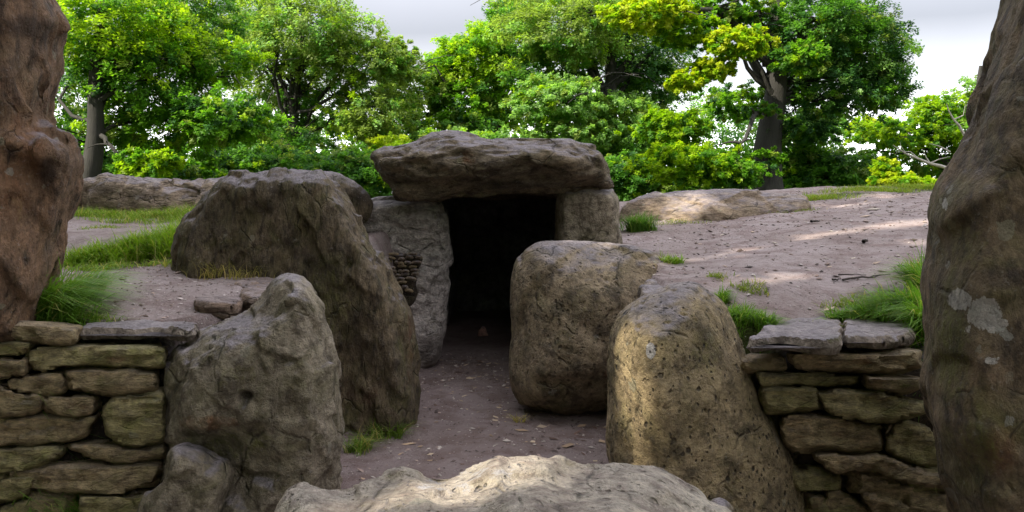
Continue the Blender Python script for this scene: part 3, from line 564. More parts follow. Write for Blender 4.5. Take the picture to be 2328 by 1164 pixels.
# ------------------------------------------------------------------ dry-stone walls
def wall(label, org, ox, oy, Y0, stones, core, mats, seed, extra=()):
    w = empty('dry_stone_wall', org); tag(w, label, 'wall')
    k = 0
    for st in stones:
        pts = [(ox + x * 0.3866, oy + y * 0.3866) for x, y in st]
        c = np.array(pts).mean(0); pts = [(c[0] + (x - c[0]) + 2.6 * np.sign(x - c[0]), c[1] + (y - c[1]) + 1.8 * np.sign(y - c[1])) for x, y in pts]
        rnd = random.Random(seed + k)
        yy = Y0 + rnd.uniform(-0.03, 0.03)
        me = stone_mesh('stone', pts, yy, front=rnd.uniform(0.06, 0.10), back=0.14, edge=0.022, power=0.5, direct=True, voxel=0.0155, material=mats[rnd.random() < 0.5], seed=seed + k, sm=1,
                        disp=((5, 0.008), (14, 0.007), (34, 0.004)), fac=(9, 0.03), rid=(9, 0.004), stretch=(0.7, 1, 1.4),
                        paint=[(MOSS, c[0] + rnd.uniform(-30, 30), c[1], 40, 25, rnd.uniform(0.2, 0.8)), (OCH, c[0] + rnd.uniform(-50, 50), c[1] + rnd.uniform(-5, 15), 35, 15, rnd.uniform(0, 0.8))])
        cc = P(c[0], c[1], yy)
        link('stone', me, w, tuple(cc)); k += 1
    for (x0, x1, z0, z1) in extra:                          # courses below and beside the picture
        rnd = random.Random(seed + 100 + k); j = lambda: rnd.uniform(-0.012, 0.012)
        me = stone_mesh('stone', [(x0 + j(), z0 + j()), ((x0 + x1) / 2, z0 + j()), (x1 + j(), z0 + j()), (x1 + j(), z1 + j()), ((x0 + x1) / 2, z1 + j()), (x0 + j(), z1 + j())], Y0, front=0.07, back=0.14, edge=0.03, direct=True, voxel=0.035,
                        material=mats[k % 2], seed=seed + k, raw=True, disp=((4, .012),), fac=(6, .03), rid=None)
        link('stone', me, w, ((x0 + x1) / 2, Y0, (z0 + z1) / 2)); k += 1
    x0, x1, z1 = core
    me = stone_mesh('earth_core', [(x0, -0.1), (x1, -0.1), (x1, z1), (x0, z1)], Y0 + 0.22, front=0.14, back=0.16, edge=0.04, voxel=0.03, material='soilcore', seed=seed, raw=True, rid=None)
    link('earth_core', me, w, ((x0 + x1) / 2, Y0 + 0.2, 0))
    return w
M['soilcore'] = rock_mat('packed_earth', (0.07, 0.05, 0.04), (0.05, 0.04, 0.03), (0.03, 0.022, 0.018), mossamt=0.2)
LW = [[(8, 85), (40, 62), (200, 55), (380, 72), (440, 95), (450, 150), (430, 175), (300, 185), (180, 165), (60, 140), (5, 125)],
 [(-60, 155), (60, 160), (185, 175), (180, 190), (130, 235), (70, 250), (-60, 240)],
 [(170, 210), (230, 190), (460, 192), (560, 186), (700, 192), (900, 188), (960, 200), (975, 250), (970, 310), (850, 333), (740, 310), (600, 298), (460, 303), (350, 308), (280, 333), (200, 343), (165, 260)],
 [(-60, 265), (60, 262), (150, 260), (160, 300), (150, 350), (40, 380), (-60, 385)],
 [(45, 400), (130, 370), (260, 345), (350, 345), (385, 370), (385, 420), (355, 470), (250, 482), (150, 465), (60, 430)],
 [(385, 340), (440, 325), (600, 322), (760, 330), (912, 345), (914, 445), (800, 460), (700, 485), (600, 475), (500, 455), (410, 430), (385, 390)],
 [(-60, 410), (40, 430), (150, 475), (240, 490), (250, 545), (200, 580), (100, 605), (-60, 620)],
 [(255, 500), (330, 480), (470, 475), (550, 490), (562, 550), (540, 592), (440, 605), (340, 595), (270, 555)],
 [(600, 550), (640, 510), (740, 478), (860, 455), (940, 457), (965, 480), (968, 740), (900, 760), (800, 780), (720, 770), (650, 730), (610, 660), (598, 600)],
 [(-60, 630), (100, 620), (250, 590), (340, 608), (480, 610), (570, 595), (550, 640), (510, 710), (430, 745), (300, 765), (150, 778), (-60, 775)],
 [(390, 775), (500, 755), (640, 768), (740, 788), (850, 788), (965, 770), (970, 850), (860, 858), (750, 878), (640, 870), (530, 845), (430, 812)],
 [(-60, 800), (120, 782), (300, 775), (385, 782), (370, 830), (280, 870), (200, 915), (90, 940), (-60, 970)],
 [(240, 910), (300, 888), (500, 885), (700, 885), (900, 868), (945, 882), (940, 930), (900, 990), (820, 1020), (680, 1058), (560, 1045), (420, 1050), (300, 1050), (225, 1035)],
 [(-60, 985), (100, 950), (190, 965), (200, 1010), (150, 1070), (50, 1110), (-60, 1120)],
 [(-60, 1150), (80, 1115), (240, 1072), (380, 1068), (400, 1100), (390, 1210), (-60, 1230)],
 [(460, 1075), (560, 1066), (700, 1078), (820, 1064), (860, 1062), (860, 1140), (840, 1230), (470, 1230)]]
ex = []
for r in range(3):
    z1 = 0.26 - r * 0.0 if False else 0.30 - 0.14 * r
    for c in range(4): ex.append((-2.42 + 0.24 * c + 0.08 * (r % 2), -2.42 + 0.24 * (c + 1) + 0.08 * (r % 2) - 0.015, z1 - 0.125, z1))
for r in range(7): ex.append((-2.85 + 0.05 * (r % 2), -2.47 + 0.05 * (r % 2) - 0.02, 0.04 + 0.14 * r, 0.04 + 0.14 * r + 0.125))
lw = wall('dry stone wall panel of rounded brown stones at the lower left', (-1.9, 3.9, 0), 0, 714, 3.90, LW, (-3.1, -1.68, 0.93), ('walla', 'wallb'), 200, ex)
# the wall's flat cap stone with its pale top
def capst(w, px, z, sd, **kw):
    me = stone_mesh('cap_stone', [fp(a, b, z + 0.032) for a, b in px], z, plane='top', raw=True, front=0.032, back=0.032, edge=0.018, power=0.5, direct=True, voxel=0.016, material='greyl', seed=sd, disp=((3, .012), (10, .005)), fac=(6, .02), rid=None, stretch=(.6, 1, 1), **kw)
    c = fp(px[0][0], px[0][1], z); link('cap_stone', me, w, (c[0], c[1], z))
capst(lw, [(178, 748), (200, 745), (250, 744), (310, 747), (348, 740), (385, 744), (420, 750), (447, 747), (450, 735), (420, 727), (340, 724), (250, 730), (190, 735)], 0.915, 231)
RW = [[(-105, 265), (0, 255), (100, 245), (145, 270), (150, 320), (100, 335), (-30, 335), (-105, 335)],
 [(155, 250), (260, 215), (400, 222), (560, 222), (700, 228), (850, 215), (950, 220), (945, 300), (870, 315), (780, 345), (660, 350), (560, 335), (400, 325), (280, 325), (220, 315), (175, 275)],
 [(-37, 348), (150, 348), (350, 348), (500, 353), (585, 358), (570, 412), (450, 420), (300, 414), (150, 418), (20, 423), (0, 390)],
 [(620, 362), (700, 367), (850, 372), (940, 367), (935, 430), (860, 450), (760, 458), (680, 445), (625, 425)],
 [(15, 440), (100, 430), (250, 427), (330, 440), (345, 520), (368, 560), (250, 573), (120, 580), (45, 570), (20, 520)],
 [(335, 460), (450, 448), (560, 450), (700, 462), (800, 490), (880, 510), (960, 515), (985, 565), (900, 590), (820, 620), (760, 638), (640, 633), (520, 618), (440, 590), (385, 555), (350, 520)],
 [(130, 610), (170, 585), (300, 590), (450, 602), (600, 632), (710, 652), (715, 780), (640, 808), (540, 818), (430, 803), (300, 800), (200, 803), (150, 770), (130, 690)],
 [(780, 640), (850, 625), (950, 650), (1020, 690), (1070, 800), (1085, 870), (1020, 885), (920, 890), (830, 850), (740, 800), (725, 730), (775, 700)],
 [(310, 815), (450, 812), (600, 832), (720, 818), (800, 862), (900, 902), (1000, 922), (1110, 942), (1140, 1040), (1050, 1030), (900, 1000), (780, 980), (680, 925), (580, 915), (500, 940), (440, 940), (380, 900), (330, 870)],
 [(580, 932), (660, 935), (780, 992), (900, 1012), (1050, 1048), (1150, 1056), (1200, 1164), (1250, 1300), (700, 1300), (640, 1130), (590, 1040)],
 [(400, 1020), (480, 1040), (560, 1090), (640, 1150), (680, 1300), (390, 1300), (385, 1100)],
 [(262, 950), (370, 962), (375, 1035), (285, 1045)], [(280, 1060), (370, 1060), (372, 1150), (295, 1150)], [(730, 660), (765, 650), (768, 690), (728, 715)]]
ex = []
for r in range(2):
    z1 = 0.27 - 0.14 * r
    for c in range(4): ex.append((1.35 + 0.27 * c + 0.08 * r, 1.35 + 0.27 * (c + 1) + 0.08 * r - 0.015, z1 - 0.125, z1))
for r in range(6): ex.append((2.12 + 0.04 * (r % 2), 2.5 + 0.04 * (r % 2), 0.3 + 0.11 * r, 0.3 + 0.11 * r + 0.10))
rw = wall('dry stone wall panel of mossy stones under a grey slab at the lower right', (1.6, 3.9, 0), 1728, 714, 3.92, RW, (1.2, 2.9, 0.84), ('wallb', 'walla'), 300, ex)
capst(rw, [(1695, 776), (1702, 764), (1740, 744), (1790, 724), (1840, 714), (1880, 710), (1914, 709), (1914, 769), (1880, 776), (1850, 774), (1805, 768), (1765, 765), (1725, 772)], 0.888, 331, paint=[(MOSS, 1895, 770, 22, 16, 1.0), (PAL, 1900, 735, 8, 30, .4)])
capst(rw, [(1917, 709), (1960, 710), (2010, 714), (2050, 724), (2085, 742), (2078, 752), (2040, 762), (1990, 765), (1945, 763), (1917, 769)], 0.888, 332)

# little dry-stone infill beside the passage, between slanting slab and pale upright
iw = empty('dry_stone_infill', (-0.95, 7.1, 0.7)); tag(iw, 'small patch of thin stacked stones between the slanting slab and the pale upright', 'wall')
rnd = random.Random(5); k = 0
shared = [stone_mesh('stone', [(-.04, -.011), (0, -.014), (.04, -.010), (.042, .011), (0, .014), (-.04, .011)], 0, raw=True, front=.05, back=.07, edge=.012, voxel=.01, material=m_, seed=60 + i_, disp=((20, .004),), fac=(20, .006), rid=None) for i_, m_ in enumerate(('walla', 'back', 'greyl'))]
for r in range(11):
    y_px = 578 + r * 9.3
    x0 = 872 + r * 6.5; x1 = 962 - r * 3.2; x = x0 + rnd.uniform(-5, 0)
    while x < x1:
        q = P(x, y_px + rnd.uniform(-2.5, 2.5), 7.02); o = bpy.data.objects.new('stone', shared[rnd.randrange(3)]); COL.objects.link(o)
        o.parent = iw; o.location = Vector(q) - iw.location + Vector((0, rnd.uniform(-.015, .015), 0)); s_ = rnd.uniform(0.5, 1.35); o.scale = (s_, 1, rnd.uniform(1.05, 1.35)); o.rotation_euler = (0, rnd.uniform(-.16, .16), 0)
        x += 22 * s_
me = stone_mesh('earth_core', [P(850, 572, 7.15)[[0, 2]], P(972, 572, 7.15)[[0, 2]], P(940, 690, 7.15)[[0, 2]], P(900, 700, 7.15)[[0, 2]]], 7.15, raw=True, front=.07, back=.15, edge=.04, voxel=.02, material='soilcore', seed=3, rid=None)
link('earth_core', me, iw, (-0.95, 7.15, .7))

# ------------------------------------------------------------------ grass
def blades(name, label, spec, seed, cat='grass', kind=None, group=None, cols=((0.07, 0.16, 0.015), (0.13, 0.22, 0.03), (0.20, 0.24, 0.07))):
    """spec: list of (px, py, D or None, rx, ry, count, height, lean(x,y), lean amount, width)"""
    r = np.random.default_rng(seed); VV = []; FF = []; CC = []; base = 0; K = 4
    for (cx, cy, rx, ry, n, h, ln, la, wd) in spec:
        n = int(n * 0.75)
        x = cx + rx * r.normal(0, 0.5, n); y = cy + ry * r.normal(0, 0.5, n); z = ground_h(x, y) - 0.01
        # gather into tussocks
        tx = cx + rx * r.normal(0, 0.55, max(3, n // 40)); ty = cy + ry * r.normal(0, 0.55, len(tx)); pick = r.integers(0, len(tx), n)
        a_ = r.uniform(0.3, 0.9, n); x = x * (1 - a_) + tx[pick] * a_; y = y * (1 - a_) + ty[pick] * a_; z = ground_h(x, y) - 0.01
        H = h * r.uniform(0.45, 1.2, n); ang = r.uniform(0, 2 * np.pi, n)
        L = np.stack([np.cos(ang), np.sin(ang)], 1) * r.uniform(0.15, 0.6, n)[:, None] + np.array(ln) * la * r.uniform(0.5, 1.3, n)[:, None]
        t = np.linspace(0, 1, K)
        up = np.clip(1 - 0.25 * np.linalg.norm(L, axis=1), 0.25, 1)
        wv = wd * r.uniform(0.6, 1.3, n)
        sx = -L[:, 1]; sy = L[:, 0]; q = np.sqrt(sx ** 2 + sy ** 2) + 1e-6; sx /= q; sy /= q
        j = r.uniform(-.8, .8, n); sx, sy = sx * np.cos(j) - sy * np.sin(j), sx * np.sin(j) + sy * np.cos(j)
        px = x[:, None] + H[:, None] * L[:, :1] * t ** 2; py = y[:, None] + H[:, None] * L[:, 1:] * t ** 2
        droop = np.linalg.norm(L, axis=1)[:, None] * 0.55
        pz = z[:, None] + H[:, None] * (up[:, None] * t * 1.1 - droop * t ** 3)
        ww = wv[:, None] * (1 - t ** 1.6 * 0.93) * 0.5
        a = np.stack([px - sx[:, None] * ww, py - sy[:, None] * ww, pz], 2); b = np.stack([px + sx[:, None] * ww, py + sy[:, None] * ww, pz], 2)
        v = np.stack([a, b], 2).reshape(n, K * 2, 3); VV.append(v.reshape(-1, 3))
        ix = base + (np.arange(n) * K * 2)[:, None, None] + np.array([[2 * k, 2 * k + 1, 2 * k + 3, 2 * k + 2] for k in range(K - 1)])[None]
        FF.append(ix.reshape(-1, 4)); base += n * K * 2
        cc = np.array(cols); m = r.random(n); c0 = cc[0] * (1 - m[:, None]) + cc[1] * m[:, None]; dry = r.random(n) < 0.10; c0[dry] = cc[2]
        c0 = c0 * r.uniform(0.75, 1.25, n)[:, None]; c0 = c0 * np.array([1.75, 1.5, 1.4]); CC.append(np.repeat(np.concatenate([c0, np.ones((n, 1))], 1), K * 2, 0))
    me = mesh_np(name, np.concatenate(VV), np.concatenate(FF), M['grass'], {'tint': np.concatenate(CC)})
    q = spec[0]; o = link(name, me, origin=(q[0], q[1], gz(q[0], q[1])))
    return tag(o, label, cat, group, kind)
def at(px, py, D): return (D * (px - CX) / F, D)
gw = 0.008
blades('grass_tuft', 'long drooping green grass tuft at the foot of the left standing stone, above the wall',
       [(*at(120, 650, 4.0), 0.16, 0.14, 1500, 0.30, (0.8, -0.3), 0.9, gw), (*at(90, 650, 4.15), 0.16, 0.22, 1300, 0.40, (0.7, -0.2), 0.8, gw), (*at(190, 650, 3.95), 0.16, 0.08, 700, 0.20, (0.6, -0.5), 0.7, gw), (*at(160, 600, 4.5), 0.12, 0.2, 800, 0.34, (0.9, 0), 0.9, gw)], 1, 'grass tuft', cols=((0.07, 0.17, 0.02), (0.12, 0.24, 0.04), (0.25, 0.27, 0.10)))
blades('grass_bank', 'bright green grass on the bank left of the slanting slab',
       [(*at(240, 540, 6.25), 0.35, 0.18, 2600, 0.17, (0.3, -0.6), 0.6, gw), (*at(340, 530, 6.3), 0.35, 0.2, 3600, 0.24, (0.2, -0.5), 0.5, gw), (*at(410, 510, 6.4), 0.16, 0.22, 1600, 0.24, (0.1, -0.4), 0.4, gw), (*at(440, 480, 7.2), 0.2, 0.5, 1200, 0.2, (0, -.3), 0.4, gw)], 2, 'grass', 'stuff', cols=((0.09, 0.19, 0.015), (0.16, 0.27, 0.03), (0.25, 0.27, 0.10)))
blades('grass_strip', 'thin grass growing at the foot of the long undulating grey stone on the left mound',
       [(*at(230, 470, 8.6), 0.5, 0.25, 1800, 0.14, (0, -0.4), 0.4, 0.006), (*at(350, 465, 8.6), 0.5, 0.25, 1800, 0.14, (0, -0.4), 0.4, 0.006), (*at(450, 455, 8.5), 0.4, 0.35, 1500, 0.20, (0, -0.3), 0.4, .006)], 3, 'grass', 'stuff', cols=((0.09, 0.17, 0.02), (0.15, 0.24, 0.04), (0.3, 0.28, 0.12)))
blades('grass_tuft', 'rounded dark green grass tuft beside the squared block right of the chamber',
       [(*at(1455, 515, 8.1), 0.15, 0.10, 1300, 0.24, (-0.1, -0.5), 0.5, .006)], 4, 'grass tuft', cols=((0.05, 0.13, 0.02), (0.08, 0.19, 0.03), (0.15, 0.2, 0.06)))
blades('grass_strip', 'short green grass along the far crest of the right mound',
       [(*at(1775, 470, 9.0), 0.28, 0.2, 1900, 0.11, (-0.2, -0.4), 0.5, .006), (*at(1850, 462, 9.8), 0.4, 0.3, 1900, 0.10, (0, -0.4), 0.4, .007), (*at(1970, 456, 10.6), 0.6, 0.35, 2600, 0.09, (0, -0.4), 0.4, .007), (*at(2090, 452, 11.0), 0.6, 0.3, 2600, 0.09, (0, -0.4), 0.4, .007), (*at(2200, 452, 11.0), 0.6, 0.3, 1600, 0.09, (0, -0.4), 0.4, .007)], 5, 'grass', 'stuff', cols=((0.09, 0.17, 0.02), (0.17, 0.24, 0.04), (0.25, 0.25, 0.08)))
blades('grass_tuft', 'small patchy grass tuft in the soil behind the domed boulder', [(*at(1530, 605, 5.9), 0.11, 0.09, 330, 0.09, (0.2, -0.4), 0.6, gw), (*at(1490, 585, 6.1), 0.06, 0.05, 90, 0.12, (0.2, -0.4), 0.4, .004)], 6, 'grass tuft')
blades('grass_tuft', 'wiry green grass tuft spilling over behind the pitted boulder, left of the wall slab',
       [(*at(1680, 690, 4.35), 0.10, 0.14, 1200, 0.12, (0.5, -0.4), 0.7, gw * .8), (*at(1740, 710, 4.25), 0.09, 0.08, 800, 0.11, (0.3, -0.5), 0.7, gw * .8), (*at(1640, 670, 4.6), 0.06, 0.08, 400, 0.10, (0.3, -0.5), 0.7, gw * .8)], 7, 'grass tuft', cols=((0.06, 0.15, 0.02), (0.11, 0.22, 0.03), (0.2, 0.24, 0.1)))
blades('grass_tuft', 'tall green grass tuft against the mossy standing stone, above the right wall slab',
       [(*at(2080, 680, 4.35), 0.12, 0.12, 1500, 0.26, (-0.7, -0.3), 0.7, gw), (*at(2010, 690, 4.35), 0.14, 0.1, 1400, 0.17, (-0.6, -0.4), 0.7, gw), (*at(1930, 700, 4.4), 0.12, 0.08, 700, 0.10, (-0.4, -0.4), 0.7, gw), (*at(2100, 640, 4.7), 0.1, 0.15, 800, 0.28, (-0.8, 0), 0.6, gw), (*at(2110, 700, 4.1), 0.06, 0.15, 800, 0.24, (-0.5, -.6), 0.8, gw)], 8, 'grass tuft', cols=((0.06, 0.16, 0.02), (0.12, 0.24, 0.03), (0.25, 0.27, 0.1)))
blades('grass_tuft', 'sparse grass sprouting on the passage floor at the foot of the slanting slab',
       [(*at(880, 965, 5.35), 0.10, 0.06, 300, 0.17, (0.3, -0.3), 0.5, .005), (*at(820, 1000, 5.1), 0.10, 0.10, 380, 0.17, (0.1, -0.3), 0.6, .005)], 9, 'grass tuft', cols=((0.06, 0.13, 0.02), (0.12, 0.20, 0.03), (0.3, 0.28, 0.12)))
blades('dry_grass', 'sparse dry yellow grass stalks hanging along the base of the slanting slab',
       [(*at(470, 600, 5.45), 0.25, 0.05, 130, 0.18, (0.2, -0.6), 0.6, .004), (*at(570, 605, 5.4), 0.25, 0.05, 90, 0.16, (0.2, -0.6), 0.6, .004), (*at(400, 580, 5.8), .15, .1, 100, .2, (.4, -.6), .7, .004)], 10, 'grass', 'stuff', cols=((0.16, 0.18, 0.04), (0.35, 0.33, 0.14), (0.45, 0.40, 0.22)))
blades('grass_tuft', 'few pale grass blades beside the foot of the domed boulder', [(*at(1180, 940, 5.62), 0.04, 0.04, 60, 0.10, (0, -0.1), 0.3, .005)], 11, 'grass tuft', cols=((0.2, 0.22, 0.06), (0.3, 0.28, 0.1), (0.4, 0.35, 0.2)))

blades('low_grass', 'patchy low turf creeping between the tufts along the edge of the right mound',
       [(*at(1850, 708, 4.25), 0.30, 0.05, 700, 0.05, (0, -.3), 0.4, .006), (*at(1960, 670, 4.6), 0.25, 0.12, 800, 0.06, (0, -.3), 0.4, .006), (*at(1700, 660, 4.75), 0.12, 0.12, 350, 0.06, (0, -.3), 0.4, .006), (*at(1640, 640, 5.0), 0.1, 0.2, 200, 0.06, (0, -.3), 0.4, .006),
        (*at(2100, 600, 5.2), 0.15, 0.4, 500, 0.12, (-.2, -.2), 0.4, .006), (*at(1550, 500, 8.4), .4, .15, 350, .06, (0, -.3), .4, .006), (*at(1800, 480, 8.8), .4, .25, 700, .06, (0, -.3), .4, .006)], 21, 'grass', 'stuff', cols=((0.08, 0.14, 0.02), (0.14, 0.19, 0.04), (0.28, 0.26, 0.12)))
blades('low_grass', 'patchy low turf and dead stems between the tufts on the left mound',
       [(*at(190, 700, 4.15), 0.22, 0.10, 500, 0.07, (.2, -.3), 0.5, .006), (*at(230, 560, 5.9), 0.35, 0.15, 700, 0.09, (.2, -.5), 0.5, .006), (*at(360, 580, 5.9), 0.35, 0.10, 400, 0.08, (.2, -.6), 0.6, .006), (*at(250, 500, 7.5), 0.4, 0.25, 300, 0.06, (.2, -.3), 0.4, .006), (*at(300, 480, 8.2), 0.7, 0.2, 900, 0.10, (0, -.3), 0.4, .006)], 22, 'grass', 'stuff', cols=((0.09, 0.17, 0.02), (0.14, 0.22, 0.04), (0.34, 0.31, 0.16)))
# ------------------------------------------------------------------ litter, pebbles, twigs
def litter(name, label, cat, n, sizer, flat_, seed, cols, area):
    r = np.random.default_rng(seed)
    x0, x1, y0, y1 = area; x = r.uniform(x0, x1, n); y = y0 + (y1 - y0) * r.random(n) ** 0.8
    l, rr = corridor(y)
    z = ground_h(x, y)
    s = sizer * r.lognormal(0, 0.45, n)
    oc = np.array([[1, 0, 0], [0.2, .9, 0], [-1, .1, 0], [-.1, -.8, 0], [0, .1, 1], [0, 0, -1]], float)
    fc = np.array([[0, 1, 4], [1, 2, 4], [2, 3, 4], [3, 0, 4], [1, 0, 5], [2, 1, 5], [3, 2, 5], [0, 3, 5]])
    v = oc[None] * (s[:, None, None] * np.stack([r.uniform(.6, 1.3, n), r.uniform(.5, 1, n), r.uniform(.5, 1, n) * flat_], 1)[:, None, :]) * r.uniform(.75, 1.25, (n, 6, 1))
    a = r.uniform(0, 6.28, n); c, sn = np.cos(a)[:, None], np.sin(a)[:, None]
    vx = v[..., 0] * c - v[..., 1] * sn; vy = v[..., 0] * sn + v[..., 1] * c
    tl = r.normal(0, 0.25, n)[:, None]
    v = np.stack([vx + x[:, None], vy + y[:, None], v[..., 2] + tl * vx + z[:, None] + s[:, None] * flat_ * .4], 2).reshape(-1, 3)
    f = (fc[None] + (np.arange(n) * 6)[:, None, None]).reshape(-1, 3)
    cc = np.array(cols)[r.integers(0, len(cols), n)] * r.uniform(.7, 1.3, n)[:, None]
    t = np.repeat(np.concatenate([cc, np.ones((n, 1))], 1), 6, 0)
    return tag(link(name, mesh_np(name, v, f, M['litter'], {'tint': t}, smooth=False)), label, cat, kind='stuff')
litter('pebbles', 'scattered pale and dark grit and pebbles on the right mound', 'pebbles', 4600, 0.010, 0.45, 1, ((.42, .36, .33), (.3, .24, .21), (.12, .08, .06), (.07, .05, .04), (.2, .14, .11)), (0.9, 6.5, 4.0, 11.0))
litter('pebbles', 'scattered grit on the trodden soil of the left mound', 'pebbles', 2000, 0.008, 0.45, 2, ((.4, .34, .31), (.3, .22, .18), (.12, .08, .06)), (-3.6, -1.1, 3.9, 6.0))
litter('pebbles', 'scattered grit and stone chips on the passage floor', 'pebbles', 2000, 0.009, 0.45, 3, ((.42, .36, .31), (.3, .22, .18), (.10, .07, .06)), (-1.0, 0.8, 3.9, 8.0))
litter('leaf_litter', 'dead brown leaves strewn over the passage floor', 'leaf litter', 230, 0.024, 0.22, 4, ((.35, .24, .15), (.42, .32, .22), (.12, .07, .05)), (-1.0, 0.8, 3.9, 7.8))
litter('leaf_litter', 'dead leaves and bark bits strewn over the right mound', 'leaf litter', 420, 0.024, 0.2, 5, ((.38, .28, .20), (.10, .06, .045), (.06, .04, .03), (.45, .38, .3)), (0.9, 6.5, 4.2, 11.0))
def tube(paths, sides=6):
    VV = []; FF = []; b = 0
    for pts, rad in paths:
        pts = np.array(pts, float); n = len(pts); tg = np.gradient(pts, axis=0); tg /= np.linalg.norm(tg, axis=1)[:, None] + 1e-9
        ref = np.array([0.13, 0.21, 0.97]) if abs(tg[0][2]) < 0.9 else np.array([0.95, 0.3, 0])
        u = np.cross(tg, ref); u /= np.linalg.norm(u, axis=1)[:, None] + 1e-9; w = np.cross(tg, u)
        a = np.linspace(0, 2 * np.pi, sides, endpoint=False)
        ring = pts[:, None] + np.array(rad)[:, None, None] * (u[:, None] * np.cos(a)[None, :, None] + w[:, None] * np.sin(a)[None, :, None])
        VV.append(ring.reshape(-1, 3)); i = np.arange(n * sides).reshape(n, sides) + b; j = np.roll(i, -1, 1)
        FF.append(np.stack([i[:-1], j[:-1], j[1:], i[1:]], -1).reshape(-1, 4)); b += n * sides
    return np.concatenate(VV), np.concatenate(FF)
def stick(label, a, b, r0, sd, sideb=()):
    rr = np.random.default_rng(sd); (ax, ay), (bx, by) = a, b; n = 9
    t = np.linspace(0, 1, n); x = ax + (bx - ax) * t; y = ay + (by - ay) * t
    y = y + 0.015 * np.sin(t * 7 + sd); z = ground_h(x, y) + r0 * 1.2 + 0.006 * rr.random(n)
    ps = [(np.stack([x, y, z], 1), r0 * (1 - 0.6 * t))]
    for s in sideb:
        k = int(s * (n - 1)); q = np.array([x[k], y[k], z[k]]); e = q + np.array([0.10, 0.05, 0.012]); ps.append((np.stack([q, (q + e) / 2 + (0, .01, .005), e]), [r0 * .5, r0 * .4, r0 * .2]))
    v, f = tube(ps); o = link('stick', mesh_np('stick', v, f, M['twig']), origin=(ax, ay, gz(ax, ay)))
    tag(o, label, 'stick', 'fallen sticks on the right mound')
def onground(px, py):
    D = 4.0
    for _ in range(60):
        x = D * (px - CX) / F; z = gz(x, D); D = 0.6 * D + 0.4 * min(14, (EYE - z) * F / (py - HY))
    return (D * (px - CX) / F, D)
stick('longest dark fallen stick on the right mound, above the tall grass tuft', onground(1918, 643), onground(2026, 629), 0.008, 1, (0.6,))
stick('short dark stick end just left of the longest fallen stick', onground(1894, 640), onground(1913, 638), 0.007, 2)
stick('thin twig lying just behind the longest fallen stick', onground(1906, 627), onground(1968, 628), 0.005, 3)
stick('thin twig farther up the right mound, near the mossy standing stone', onground(2040, 606), onground(2092, 600), 0.005, 4)
stick('short dark bark piece high on the right mound', onground(1843, 508), onground(1862, 507), 0.014, 5)
stick('small black bark lump in the middle of the right mound', onground(1963, 555), onground(1972, 552), 0.016, 6)

